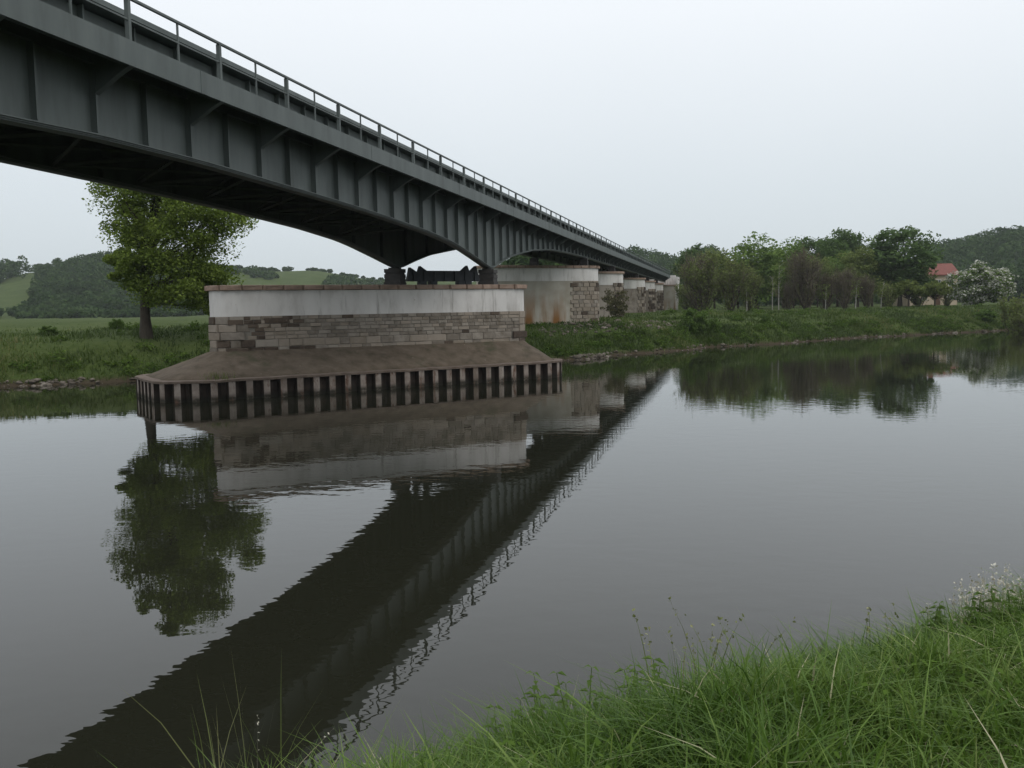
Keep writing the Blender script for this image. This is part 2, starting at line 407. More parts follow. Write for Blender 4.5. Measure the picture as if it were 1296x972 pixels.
def build_ground():
    rr = np.concatenate([np.linspace(.3, 14, 70), np.linspace(14.4, 40, 45)[1:], np.linspace(40, 190, 260)[1:], np.geomspace(190, 1400, 90)[1:]])
    # angle measured from the view axis; fine inside the view, coarse behind
    fine = np.radians(np.linspace(-40, 40, 420)); co = np.radians(np.linspace(40, 320, 90))[1:-1]
    an = np.concatenate([fine, co])
    yaw = math.radians(-13.81)
    A, RR = np.meshgrid(an, rr, indexing='ij')
    x = RR * np.sin(A + yaw); y = RR * np.cos(A + yaw)
    z = ground_z(x, y)
    na, nr = len(an), len(rr)
    V = np.stack([x, y, z], -1).reshape(-1, 3)
    i = np.arange(na)[:, None]; j = np.arange(nr - 1)[None, :]
    i2 = (i + 1) % na
    q = np.stack([np.broadcast_to(i * nr + j, (na, nr - 1)), np.broadcast_to(i * nr + j + 1, (na, nr - 1)), i2 * nr + j + 1, i2 * nr + j], -1).reshape(-1, 4)
    c = len(V); V = np.vstack([V, [[0, 0, float(ground_z(0, 0))]]])
    t = np.stack([np.arange(na) * nr, ((np.arange(na) + 1) % na) * nr, np.full(na, c)], -1)
    me = npmesh('ground', V, q[:, ::-1], t[:, ::-1], smooth=True)
    o = obj('ground', me, M['ground']); tag(o, kind='structure')
build_ground()

def mat_water():
    ma, t, p = mat_new('river_water'); N = t.nodes; L = t.links
    p.inputs['Base Color'].default_value = (.0165, .0172, .0112, 1)
    p.inputs['Roughness'].default_value = .008; p.inputs['IOR'].default_value = 1.36
    geo = N.new('ShaderNodeNewGeometry')
    mp = N.new('ShaderNodeMapping'); mp.inputs['Rotation'].default_value = (0, 0, math.radians(-40)); mp.inputs['Scale'].default_value = (1.0, 1.5, 1)
    L.new(geo.outputs['Position'], mp.inputs[0])
    n1 = N.new('ShaderNodeTexNoise'); n1.inputs['Scale'].default_value = 1.5; n1.inputs['Detail'].default_value = 2.5
    n2 = N.new('ShaderNodeTexNoise'); n2.inputs['Scale'].default_value = .12; n2.inputs['Detail'].default_value = 2
    L.new(mp.outputs[0], n1.inputs['Vector']); L.new(geo.outputs['Position'], n2.inputs['Vector'])
    mr = N.new('ShaderNodeMapRange'); mr.inputs[1].default_value = .3; mr.inputs[2].default_value = .7; mr.inputs[3].default_value = .12; mr.inputs[4].default_value = 1.1
    L.new(n2.outputs[0], mr.inputs[0])
    mu = N.new('ShaderNodeMath'); mu.operation = 'MULTIPLY'; L.new(n1.outputs[0], mu.inputs[0]); L.new(mr.outputs[0], mu.inputs[1])
    bp = N.new('ShaderNodeBump'); bp.inputs['Strength'].default_value = 1.0; bp.inputs['Distance'].default_value = .005
    L.new(mu.outputs[0], bp.inputs['Height']); L.new(bp.outputs[0], p.inputs['Normal'])
    return ma
M['water'] = mat_water()
c = [xy(-1300, 3.0), xy(1300, 3.0), xy(1300, 190), xy(-1300, 190)]
o = obj('river_water', newmesh('river_water', [(a, b, 0) for a, b in c], [(0, 1, 2, 3)]), M['water'])
tag(o, kind='structure')

# ------------------------------------------------------------------ bridge
ND = [-60, 3, 9, 16.5, 19.5, 24, 29.5, 33.5, 37.6, 43.8, 47.8, 49.6, 52.6, 55.9, 56.5, 59, 62, 68.2, 75.5, 84, 93.5, 230]
NZ = [8.6, 8.45, 8.55, 8.64, 8.76, 8.80, 8.72, 8.66, 8.56, 8.33, 8.07, 7.87, 7.45, 6.96, 6.96, 7.48, 8.02, 8.75, 9.22, 9.42, 9.5, 9.5]
DENSE = np.arange(-60, 230, .25)
ZS = np.interp(DENSE, ND, NZ)
_k = np.hanning(9); _k /= _k.sum()
ZSM = np.convolve(np.pad(ZS, 4, mode='edge'), _k, 'valid')
def zb(y, off=0.0): return float(np.interp(y - off, DENSE, ZSM))
PIER_Y = [55.9, 94.0, 116.0, 145.0, 164.0, 183.0]
Y0, Y1 = -4.0, 207.0
SP = 3.965; PH = 19.52
bridge = empty('railway_bridge', (-17.5, 55.9, 0))
tag(bridge, 'long grey green steel girder railway bridge with railing crossing the river', 'bridge')
bridge.location = (0, 0, 0)

def girder(xw, outer, off):
    """plate girder: web, flanges; outer = +1 if the outside is +x"""
    n = int((Y1 - Y0) / .5) + 1
    ys = np.linspace(Y0, Y1, n)
    mb = MB()
    t = .012
    for a, b in zip(ys[:-1], ys[1:]):
        k = len(mb.v)
        for yy in (a, b):
            z = zb(yy, off)
            mb.v += [(xw - t, yy, z), (xw + t, yy, z), (xw + t, yy, 10.795), (xw - t, yy, 10.795)]
        mb.f += [(k + 1, k + 5, k + 6, k + 2), (k, k + 3, k + 7, k + 4)]
    mb.box(xw + .014, xw + .16, Y0, Y1, 10.45, 10.47)
    mb.box(xw - .16, xw - .014, Y0, Y1, 10.45, 10.47)
    g = mb.build('girder', M['steel'], bridge)
    # flange: two plates on top of each other
    fl = MB()
    for a, b in zip(ys[:-1], ys[1:]):
        for (hw, dz, th) in ((.27, .035, .03), (.23, 0.0, .033), (.19, -.035, .033)):
            k = len(fl.v)
            for yy in (a, b):
                z = zb(yy, off) - .03 + dz
                fl.v += [(xw - hw, yy, z - th), (xw + hw, yy, z - th), (xw + hw, yy, z), (xw - hw, yy, z)]
            fl.f += [(k, k + 4, k + 5, k + 1), (k + 1, k + 5, k + 6, k + 2), (k + 2, k + 6, k + 7, k + 3), (k + 3, k + 7, k + 4, k)]
    fl.build('bottom_flange', M['steel'], g)
    k0 = int(math.ceil((Y0 - PH) / (SP / 2))); k1 = int((Y1 - 1 - PH) / (SP / 2))
    for k in range(k0, k1 + 1):
        yy = PH + k * SP / 2
        z = zb(yy, off)
        s = MB()
        x1 = xw + outer * .19
        s.box(min(xw + outer * .013, x1), max(xw + outer * .013, x1), yy - .012, yy + .012, z + .01, 10.44)
        s.box(x1 - .012 if outer < 0 else x1 + .001, x1 - .001 if outer < 0 else x1 + .012, yy - .035, yy + .035, z + .06, 10.40)      # angle leg on the edge
        s.build('stiffener', M['steel'], g)
        if k % 2:   # inner face has its own, coarser row
            s = MB(); x1 = xw - outer * .2
            s.box(min(xw - outer * .013, x1), max(xw - outer * .013, x1), yy - .012, yy + .012, z + .01, 10.44)
            s.build('inner_stiffener', M['steel_dark'], g)
    return g
g_near = girder(-15.24, 1, 0.0)
g_far = girder(-19.75, -1, -4.4)

def walkway(side, xo, xw):
    """side walk: fascia beam, floor, cantilever brackets, railing. xo outer edge, xw web"""
    d = 1 if side > 0 else -1
    f = MB()
    f.box(min(xo, xo - d * .02), max(xo, xo - d * .02), Y0, Y1, 10.30, 10.90)
    a, b = sorted((xo - d * .021, xo - d * .16)); f.box(a, b, Y0, Y1, 10.301, 10.325); f.box(a, b, Y0, Y1, 10.875, 10.899)
    fa = f.build('fascia_beam', M['steel'], bridge)
    sp = MB()
    yy = PH + 2.9
    while yy < 120:
        a, b = sorted((xo, xo + d * .008)); s = MB().box(a, b, yy - .012, yy + .3, 10.302, 10.898); s.build('splice_plate', M['steel'], fa); yy += SP * 3
    fl = MB(); a, b = sorted((xo - d * .022, xw - d * .35)); fl.box(a, b, Y0, Y1, 10.80, 10.84)
    fl.build('walkway_floor', M['steel_dark'], bridge)
    k0 = int(math.ceil((Y0 - PH) / SP)); k1 = int((Y1 - 1 - PH) / SP)
    brm = None
    for k in range(k0, k1 + 1):
        yy = PH + k * SP
        if brm is None:
            poly = [(xw + d * .204, 9.72), (xo - d * .32, 10.16), (xo - d * .03, 10.30), (xo - d * .03, 10.79), (xw + d * .014, 10.79), (xw + d * .204, 10.3)]
            mb = MB().prism(poly, -.012, .012)
            z0 = [(xw + d * .204, 9.72), (xo - d * .32, 10.16), (xo - d * .03, 10.30)]
            for (p, q) in zip(z0[:-1], z0[1:]):
                mb.prism([p, q, (q[0], q[1] - .015), (p[0], p[1] - .015)], -.09, .09)
            brm = mb.mesh('bracket')
        obj('bracket', brm, M['steel'], bridge, loc=(0, yy, 0))
    rl = MB()                                                # top rail: a flat angle
    a, b = sorted((xo - d * .01, xo - d * .09))
    rl.box(a, b, Y0, Y1, 11.87, 11.93)
    ra = rl.build('railing', M['steel'], bridge)
    MB().box(a + .02, b - .02, Y0, Y1, 11.36, 11.40).build('middle_rail', M['steel'], ra)
    tk = MB().box(-.055, .055, -.05, .05, 10.85, 11.868).mesh('post'); tn = MB().box(-.022, .022, -.022, .022, 10.85, 11.868).mesh('thin_post')
    for k in range(2 * k0, 2 * k1 + 1):
        yy = PH + k * SP / 2
        if k % 2 == 0: obj('post', tk, M['steel'], ra, loc=(xo - d * .07, yy, 0))
        else: obj('thin_post', tn, M['steel'], ra, loc=(xo - d * .05, yy, 0))
walkway(1, -14.0, -15.24)
walkway(-1, -21.05, -19.75)

def trough(d, xw):
    """raised edge of the track bed behind the walkway with overhanging cap and ribs"""
    t = MB(); a, b = sorted((xw, xw - d * .03)); t.box(a, b, Y0, Y1, 10.85, 11.96)
    w_ = t.build('track_bed_wall', M['steel'], bridge)
    a, b = sorted((xw - d * .75, xw - d * .78)); MB().box(a, b, Y0, Y1, 10.63, 12.019).build('inner_wall', M['steel_dark'], bridge)
    a, b = sorted((xw + d * .50, xw - d * .80)); MB().box(a, b, Y0, Y1, 12.02, 12.16).build('cap_beam', M['steel'], w_)
    rm = MB().box(*(sorted((d * .001, d * .16))), -.03, .03, 10.845, 11.99).mesh('rib')
    k = int(math.ceil((Y0 - PH) / (SP / 2)))
    while PH + k * SP / 2 < Y1 - 1:
        obj('rib', rm, M['steel'], w_, loc=(xw, PH + k * SP / 2 + .35, 0)); k += 1
trough(1, -15.72); trough(-1, -19.33)
MB().box(-19.29, -15.76, Y0, Y1, 10.51, 10.62).build('deck_plate', M['steel_dark'], bridge)

# cross frames and lateral bracing between the girders
k0 = int(math.ceil((Y0 - PH) / SP)); k1 = int((Y1 - 1 - PH) / SP)
prev = None
for k in range(k0, k1 + 1):
    yy = PH + k * SP
    za, zc_ = zb(yy) + .12, zb(yy, -4.4) + .12
    f = MB().box(-19.73, -15.32, yy - .06, yy + .06, 10.1, 10.44)
    f.build('cross_beam', M['steel_dark'], bridge)
    if min(za, zc_) < 9.4 and not (44 < yy < 62):
        f = MB().bar((-15.35, yy, za), (-19.7, yy, zc_), .07)
        f.build('bottom_strut', M['steel_dark'], bridge)
        b = MB().bar((-15.35, yy, za + .1), (-17.5, yy, 10.1), .05).bar((-19.7, yy, zc_ + .1), (-17.5, yy, 10.1), .05)
        b.build('sway_brace', M['steel_dark'], bridge)
        if prev:
            MB().bar((-15.35, prev[0], prev[1]), (-19.7, yy, zc_), .05).build('lateral_brace', M['steel_dark'], bridge)
            MB().bar((-19.7, prev[0], prev[2]), (-15.35, yy, za), .05).build('lateral_brace', M['steel_dark'], bridge)
        prev = (yy, za, zc_)
    else:
        prev = None

def bearing(x, y, zt, z0, big):
    m_ = MB(); s = 1.0 if big else .8
    hgt = zt - z0
    lay = [(.52, 0, .18), (.48, .18, .40), (.50, .40, .62), (.45, .62, .70), (.50, .70, .92), (.30, .92, 1.0)]
    for hw, a, b in lay:
        n = 12; k = len(m_.v)
        poly = []
        for i in range(n):
            t = 2 * math.pi * (i + .5) / n; q = hw * s * 1.12
            cx_, sx_ = math.cos(t), math.sin(t)
            r = q / max(abs(cx_), abs(sx_)) * .94
            poly.append((min(max(cx_ * r, -hw * s), hw * s), min(max(sx_ * r, -hw * s), hw * s)))
        m_.prism(poly, z0 + a * hgt + .003, z0 + b * hgt - .003, 'z')
    return m_.build('bearing', M['iron'], bridge, loc=(x, y, 0))
ZC = 5.84
bearing(-15.20, 55.95, zb(55.9) - .10, ZC, True)
bearing(-19.75, 51.5, zb(51.5, -4.4) - .10, ZC, True)
PZC = [5.84, 8.5, 8.7, 8.7, 8.7, 8.7]
for yy, zc_ in list(zip(PIER_Y, PZC))[1:]:
    bearing(-15.20, yy, 9.39, zc_, False)
    bearing(-19.75, yy - 3.4, 9.39, zc_, False)

# ------------------------------------------------------------------ piers
def rrect(cx_, cy_, ang, s0, s1, thick, r, step=.25):
    """outline of a round-ended wall: front face runs from s0 to s1 along ang through (cx,cy); the body lies behind it.
    returns points (x,y), outward normals and arc lengths, starting at the middle of the back and running front left to right"""
    ca, sa = math.cos(ang), math.sin(ang)
    pts = []
    def add(s, q, ns, nq): pts.append((s, q, ns, nq))
    # local: s along, q towards viewer (front q=0, back q=-thick)
    mid = (s0 + s1) / 2
    def seg(a, b, q, nq):
        n = max(2, int(abs(b - a) / step))
        for i in range(n): add(a + (b - a) * i / n, q, 0, nq)
    def arc(cs, cq, a0, a1):
        n = max(4, int(abs(a1 - a0) * r / step))
        for i in range(n):
            t = a0 + (a1 - a0) * i / n
            add(cs + r * math.cos(t), cq + r * math.sin(t), math.cos(t), math.sin(t))
    seg(mid, s0, -thick, -1)
    arc(s0, -thick + r, -math.pi / 2, -math.pi)
    if thick > 2 * r + .01:
        n = int((thick - 2 * r) / step) + 1
        for i in range(n): add(s0 - r, -thick + r + (thick - 2 * r) * i / n, -1, 0)
    arc(s0, -r, math.pi, math.pi / 2)
    seg(s0, s1, 0, 1)
    arc(s1, -r, math.pi / 2, 0)
    if thick > 2 * r + .01:
        for i in range(n): add(s1 + r, -r - (thick - 2 * r) * i / n, 1, 0)
    arc(s1, -thick + r, 0, -math.pi / 2)
    seg(s1, mid, -thick, -1)
    P = np.array(pts)
    nx, ny = sa, -ca           # towards viewer
    X = cx_ + P[:, 0] * ca + P[:, 1] * nx; Y = cy_ + P[:, 0] * sa + P[:, 1] * ny
    NX = P[:, 2] * ca + P[:, 3] * nx; NY = P[:, 2] * sa + P[:, 3] * ny
    L = np.concatenate([[0], np.cumsum(np.hypot(np.diff(X), np.diff(Y)))])
    return X, Y, NX, NY, L, P

def ring_solid(ol, z0, z1, off=0.0, off1=None):
    X, Y, NX, NY, L, P = ol
    n = len(X); off1 = off if off1 is None else off1
    v = [(X[i] + NX[i] * off, Y[i] + NY[i] * off, z0) for i in range(n)] + [(X[i] + NX[i] * off1, Y[i] + NY[i] * off1, z1) for i in range(n)]
    f = [(i, n + i, n + (i + 1) % n, (i + 1) % n) for i in range(n)]
    f += [tuple(range(n)), tuple(n + i for i in reversed(range(n)))]
    return v, f

def samp(ol, l):
    X, Y, NX, NY, L, P = ol
    return np.interp(l, L, X), np.interp(l, L, Y), np.interp(l, L, NX), np.interp(l, L, NY)

def block_meshes(name, mat, n=5, rough=.03):
    """unit blocks 1 x 1 x 1 (x along the wall, y depth, z up) with chamfered, uneven front edges"""
    res = []
    for k in range(n):
        r = np.random.default_rng(100 + k)
        b = .07
        v = []
        for (y, ins) in ((0, 0), (.75, 0), (1.0, b)):
            for (sx, sz) in ((0, 0), (1, 0), (1, 1), (0, 1)):
                v.append((-.5 + ins + sx * (1 - 2 * ins) + (r.uniform(-rough, rough) if y == 1 else 0), -y + (r.uniform(-.12, .12) if y == 1 else 0), ins + sz * (1 - 2 * ins) + (r.uniform(-rough, rough) if y == 1 else 0)))
        f = []
        for a in (0, 4):
            f += [(a + i, a + (i + 1) % 4, a + 4 + (i + 1) % 4, a + 4 + i) for i in range(4)]
        f += [(8, 9, 10, 11)]
        me = newmesh(name, v, f); me.materials.append(mat); res.append(me)
    return res
BLK = {k: block_meshes('stone', M[k]) for k in ('stone', 'stone_dark', 'stone_light', 'coping')}

def put_block(parent, ol, l0, l1, z0, z1, kind, depth=.10, sink=.06, name='stone', rnd=random):
    x, y, nx, ny = samp(ol, (l0 + l1) / 2)
    me = rnd.choice(BLK[kind])
    o = bpy.data.objects.new(name, me); col.objects.link(o); o.parent = parent
    a = math.atan2(ny, nx) + math.pi / 2
    nn = math.hypot(nx, ny) or 1
    o.location = (x - nx / nn * sink, y - ny / nn * sink, z0); o.rotation_euler = (0, 0, a)
    o.scale = (l1 - l0, depth, z1 - z0)
    return o

# --- the river pier
A44 = math.radians(44)
pier = empty('bridge_pier', (0, 0, 0))
tag(pier, 'large bridge pier in the river, white upper band over grey tan masonry', 'pier', 'bridge piers')
OL = rrect(-20.16, 49.70, A44, -7.9, 9.15, 2.6, 1.3)
v, f = ring_solid(OL, 1.9, 4.16); obj('masonry_core', newmesh('masonry_core', v, f), M['mortar'], pier)
v, f = ring_solid(OL, 4.155, 5.548, .015); wb = obj('concrete_band', newmesh('concrete_band', v, f), M['white'], pier)
v, f = ring_solid(OL, 5.549, 5.60, -.05); obj('coping_bed', newmesh('coping_bed', v, f), M['mortar'], pier)
v, f = ring_solid(OL, 5.60, 5.83, -.3); obj('pier_top', newmesh('pier_top', v, f), M['apron'], pier)
Ltot = OL[4][-1]
def visible_range(ol):
    X, Y, NX, NY, L, P = ol
    vis = (NX * (0 - X) + NY * (0 - Y)) > -0.05 * np.hypot(X, Y)
    ii = np.where(vis)[0]; return L[ii[0]], L[ii[-1]]
la, lb = visible_range(OL)
rs = random.Random(5)
def course(parent, ol, l0, l1, z0, z1, wmin, wmax, pick, gap=.014, depth=.10, sink=.065):
    l = l0
    while l < l1 - .05:
        wd = rs.uniform(wmin, wmax)
        if l1 - l - wd < wmin * .6: wd = l1 - l
        kind = pick((l - l0) / (l1 - l0), rs)
        if kind: put_block(parent, ol, l + gap, l + wd - gap, z0 + gap * .8, z1 - gap * .8, kind, depth * rs.uniform(.85, 1.25), sink, rnd=rs)
        l += wd
def pk_low(t, r):
    q = r.random(); return 'stone_dark' if q < .26 else ('stone_light' if q < .55 else 'stone')
def pk_up(t, r):
    q = r.random()
    if t < .16: return 'stone_light' if q < .7 else 'stone_dark'
    return 'stone_dark' if q < .02 else ('stone_light' if q < .10 + .15 * t else 'stone')
course(pier, OL, la, lb, 2.02, 2.46, .5, 1.25, pk_low)
course(pier, OL, la, lb, 2.46, 2.88, .5, 1.3, pk_low)
z = 2.88
for i in range(3):
    course(pier, OL, la + 2.6 + .2 * i, lb - .9, z, z + .213, .38, .8, pk_up); z += .213
for i in range(3):
    course(pier, OL, la + 2.6 - .2 * i, lb - .9, z, z + .213, .36, .72, pk_up); z += .213
for i in range(3):
    za_ = 2.88 + .426 * i
    course(pier, OL, la, la + 2.55 + (.2 if i % 2 else -.1), za_, za_ + .426, .6, 1.2, pk_up)
    course(pier, OL, lb - .9 + (.0 if i % 2 else .0), lb, za_, za_ + .426, .5, .7, lambda t, r: 'stone_light')
# one missing block and dark patches near the left end are dark stones
for (l, zz, wd, hh) in ((la + 3.1, 3.32, .8, .40), (la + 3.5, 3.75, 1.5, .30), (la + 1.6, 3.70, .8, .28)):
    put_block(pier, OL, l, l + wd, zz, zz + hh, 'stone_dark', .115, .06, rnd=rs)
for l in np.arange(la - 1.0, lb + 1.0, 1.13):
    put_block(pier, OL, l + .006, l + 1.124, 5.56, ZC, 'coping', .42, .27, 'coping_stone', rnd=rs)

# --- sheet pile ring and concrete apron round the pier foot
A47 = math.radians(46.5)
ring = empty('sheet_pile_ring', (0, 0, 0))
tag(ring, 'rusty corrugated sheet pile wall with sloping concrete apron around the river pier', 'sheet piling')
SH = rrect(-18.88, 46.38, A47, -9.0, 11.1, 8.2, 2.4, step=.3)
ZSH = 1.0
def apron():
    """sloping concrete between the sheet pile head and the foot of the pier wall; one closed skirt"""
    X, Y, NX, NY, L, P = SH
    n = len(X)
    Ltot_s, Lw = L[-1], OL[4][-1]
    # match outlines by polar angle round the pier centre
    cx_, cy_ = OL[0].mean(), OL[1].mean()
    aw = np.unwrap(np.arctan2(OL[1] - cy_, OL[0] - cx_))
    order = np.argsort(np.mod(aw, 2 * math.pi)); am = np.mod(aw, 2 * math.pi)[order]
    awx, awy = OL[0][order], OL[1][order]
    a3 = np.concatenate([am - 2 * math.pi, am, am + 2 * math.pi]); x3 = np.tile(awx, 3); y3 = np.tile(awy, 3)
    rows = []
    for t in (0, .25, .5, .75, 1.0):
        row = []
        for i in range(n):
            ox, oy = X[i] - NX[i] * .46, Y[i] - NY[i] * .46
            # nearest wall point
            d = np.hypot(OL[0] - ox, OL[1] - oy); j = int(d.argmin())
            jj = np.exp(-(d - d[j]) * 2.5); jj /= jj.sum()
            ix, iy = (OL[0] * jj).sum(), (OL[1] * jj).sum()
            if t == 1.0: ix, iy = OL[0][j] - OL[2][j] * .1, OL[1][j] - OL[3][j] * .1
            zz = ZSH + .03 + t * 1.32 + .03 * math.sin(i * .9 + t * 7) * (t < 1)
            row.append((ox + (ix - ox) * t, oy + (iy - oy) * t, zz))
        rows.append(row)
    v = [p for r in rows for p in r]; f = []
    for k in range(4):
        f += [(k * n + i, (k + 1) * n + i, (k + 1) * n + (i + 1) % n, k * n + (i + 1) % n) for i in range(n)]
    b = len(v); v += [(x, y, -1.5) for x, y, _ in rows[0]]
    f += [(b + i, i, (i + 1) % n, b + (i + 1) % n) for i in range(n)]
    return newmesh('concrete_apron', v, f, smooth=True)
obj('concrete_apron', apron(), M['apron'], ring)
# cap: narrow steel angle on the pile heads
v, f = ring_solid(SH, ZSH - .05, ZSH + .045, .04); 
X, Y, NX, NY, L, P = SH; n = len(X)
vv = [];  
for (off, zz) in ((.05, ZSH - .06), (.05, ZSH + .05), (-.48, ZSH + .07), (-.48, ZSH - .06)):
    vv += [(X[i] + NX[i] * off, Y[i] + NY[i] * off, zz + .012 * math.sin(i * .7)) for i in range(n)]
ff = []
for k in range(4):
    k2 = (k + 1) % 4
    ff += [(k * n + i, k2 * n + i, k2 * n + (i + 1) % n, k * n + (i + 1) % n) for i in range(n)]
obj('cap_angle', newmesh('cap_angle', vv, ff), M['cap'], ring)
def pile_mesh(pitch):
    hw = pitch / 2
    prof = [(-hw, -.38), (-hw + .22, -.38), (-hw + .275, 0), (hw - .275, 0), (hw - .22, -.38), (hw, -.38)]
    v = []; f = []
    zs = (-1.6, ZSH - .02)
    for z_ in zs: v += [(s, -q, z_) for s, q in prof]                # y+ inward
    for z_ in zs: v += [(s, -q + .02, z_) for s, q in prof]
    n = len(prof)
    for i in range(n - 1):
        f.append((i, i + 1, n + i + 1, n + i)); f.append((2 * n + i, 3 * n + i, 3 * n + i + 1, 2 * n + i + 1))
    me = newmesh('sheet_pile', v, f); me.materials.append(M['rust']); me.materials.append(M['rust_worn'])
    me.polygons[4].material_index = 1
    return me
lsa, lsb = visible_range(SH)
PM = pile_mesh(.885)
l = lsa - 1.2
while l < lsb + 1.2:
    x, y, nx, ny = samp(SH, l)
    nn = math.hypot(nx, ny)
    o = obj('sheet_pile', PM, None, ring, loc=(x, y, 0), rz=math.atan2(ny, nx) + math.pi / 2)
    l += .882
# --- land piers
def land_pier(nx_, ny_, ang, length, thick, zc_, label, detail):
    p_ = empty('bridge_pier', (0, 0, 0)); tag(p_, label, 'pier', 'bridge piers')
    r = thick / 2
    ol = rrect(nx_, ny_, ang, -length, -r, thick, r)
    return p_, ol
p2, ol2 = land_pier(-13.1, 93.3, math.radians(39), 11.9, 3.0, 8.5, 'second bridge pier, beige concrete with rust stains and a rough stone nose', True)
v, f = ring_solid(ol2, 1.5, 6.95); obj('concrete_body', newmesh('concrete_body', v, f), M['pier_concrete'], p2)
v, f = ring_solid(ol2, 6.952, 8.22, .02); obj('concrete_band', newmesh('concrete_band', v, f), M['white'], p2)
v, f = ring_solid(ol2, 8.222, 8.48, .02); obj('pier_top', newmesh('pier_top', v, f), M['mortar'], p2)
la2, lb2 = visible_range(ol2)
ls1 = float(np.interp(-1.9 - .0, [-14, -1.5], [0, 1]))
def l_at_s(ol, s):   # arc length on the front face where local s
    X, Y, NX, NY, L, P = ol
    ii = np.where((P[:, 3] == 1) & (P[:, 2] == 0))[0]
    return float(np.interp(s, P[ii, 0], L[ii]))
l_st = l_at_s(ol2, -3.6)
z = 2.3; i = 0
while z < 6.85:
    hh = rs.uniform(.36, .5); hh = min(hh, 6.93 - z)
    course(p2, ol2, l_st + (.0 if i % 2 else -.3), lb2 + .6, z, z + hh, .45, .95, lambda t, r: ('stone_light' if r.random() < .55 else ('stone_dark' if r.random() < .35 else 'stone')), gap=.02, depth=.16, sink=.08)
    z += hh; i += 1
for l in np.arange(la2 - .5, lb2 + 1.5, .9):
    put_block(p2, ol2, l + .008, l + .892, 8.225, 8.5, 'coping', .42, .25, 'coping_stone', rnd=rs)
LAB = ['third bridge pier with small dark shrub before it, white band above dark stone', 'fourth bridge pier from the camera with broken stone corner below its white band',
       'fifth bridge pier from the camera with dark quoin stones', 'last bridge pier, standing just before the pale abutment']
for (yy, lab) in zip(PIER_Y[2:], LAB):
    p_, ol = land_pier(-13.3, yy + .3, math.radians(39), 12.0, 2.8, 8.7, lab, False)
    v, f = ring_solid(ol, 1.8, 7.0); obj('masonry_body', newmesh('masonry_body', v, f), M['stone'], p_)
    v, f = ring_solid(ol, 7.002, 8.42, .03); obj('concrete_band', newmesh('concrete_band', v, f), M['white'], p_)
    v, f = ring_solid(ol, 8.422, 8.7, .2); obj('coping', newmesh('coping', v, f), M['coping'], p_)
    a_, b_ = visible_range(ol)
    ls = l_at_s(ol, -1.9); z = 2.6; i = 0
    while z < 6.8:
        course(p_, ol, ls + (.0 if i % 2 else -.25), b_ + .4, z, z + .52, .5, .9, lambda t, r: r.choice(['stone_light', 'stone_dark', 'stone_dark', 'stone']), gap=.03, depth=.2, sink=.08)
        z += .52; i += 1

# --- abutment at the far end
ab = empty('bridge_abutment', (0, 0, 0)); tag(ab, 'pale concrete abutment where the bridge ends at the embankment', 'abutment')
MB().box(-22.4, -12.9, 207.0, 209.5, 2.0, 8.6).build('front_wall', M['pier_concrete'], ab)
MB().box(-22.4, -13.05, 209.6, 211.2, 2.0, 11.0).build('back_wall', M['white'], ab)
MB().prism([(207.3, 2.0), (211.0, 2.0), (214, 8.0), (214, 10.6), (207.3, 10.6)], -12.89, -12.4, 'x').build('wing_wall', M['white'], ab)
MB().box(-22.5, -12.85, 206.9, 209.55, 8.602, 8.85).build('coping', M['coping'], ab)

# --- dark steel trestle standing between the bearings on the river pier
tr = empty('steel_trestle', (-17.45, 53.75, ZC)); tr.rotation_euler = (0, 0, A44); tr.scale = (1, 1, .87)
tag(tr, 'black steel trestle with four pointed horns on top of the river pier', 'trestle')
W2 = 2.38
prof = [(-W2 - .10, .26), (W2 + .10, .26), (W2 - .16, 1.36), (W2 - .62, .92), (W2 - .78, 1.38), (W2 - 1.18, 1.0), (-W2 + 1.2, 1.0), (-W2 + .78, 1.32), (-W2 + .62, .84), (-W2 + .36, 1.05), (-W2 + .10, 1.22)]
MB().prism(prof, -.16, .16, 'y').build('beam', M['steel_black'], tr)
for x_ in np.linspace(-W2 + .3, W2 - .3, 7):
    MB().box(x_ - .025, x_ + .025, -.26, -.161, .27, .98).build('rib', M['steel_black'], tr)
for x_ in (-1.45, -.75, 1.15, 1.62):
    MB().box(x_ - .22, x_ + .22, -.25, .25, .0, .258).build('foot', M['steel_black'], tr)

# ------------------------------------------------------------------ vegetation builders
def leaf_quads(P, size, r, up=.35):
    """rhombic leaf clumps at P"""
    n = len(P)
    nrm = r.normal(size=(n, 3)); nrm[:, 2] = np.abs(nrm[:, 2]) + up; nrm /= np.linalg.norm(nrm, axis=1)[:, None]
    a = r.normal(size=(n, 3)); a -= (a * nrm).sum(1)[:, None] * nrm; a /= np.linalg.norm(a, axis=1)[:, None]
    b = np.cross(nrm, a)
    s = size * r.uniform(.6, 1.35, n)[:, None]; wd = s * r.uniform(.45, .75, n)[:, None]
    V = np.stack([P - a * s * .5, P + b * wd * .5 - a * s * .08, P + a * s * .5, P - b * wd * .5 + a * s * .05 + nrm * s * .12], 1).reshape(-1, 3)
    Q = np.arange(4 * n).reshape(-1, 4)
    return V, Q

def tube(mb, pts, rads, n=6):
    k0 = len(mb.v)
    for i, (p, r_) in enumerate(zip(pts, rads)):
        p = Vector(p)
        d = (Vector(pts[min(i + 1, len(pts) - 1)]) - Vector(pts[max(i - 1, 0)]))
        d = d.normalized() if d.length > 1e-6 else Vector((0, 0, 1))
        a = d.cross(Vector((.31, .87, .12))).normalized(); b = d.cross(a)
        for j in range(n):
            t = 2 * math.pi * j / n
            mb.v.append(tuple(p + float(r_) * (math.cos(t) * a + math.sin(t) * b)))
    for i in range(len(pts) - 1):
        for j in range(n):
            mb.f.append((k0 + i * n + j, k0 + i * n + (j + 1) % n, k0 + (i + 1) * n + (j + 1) % n, k0 + (i + 1) * n + j))

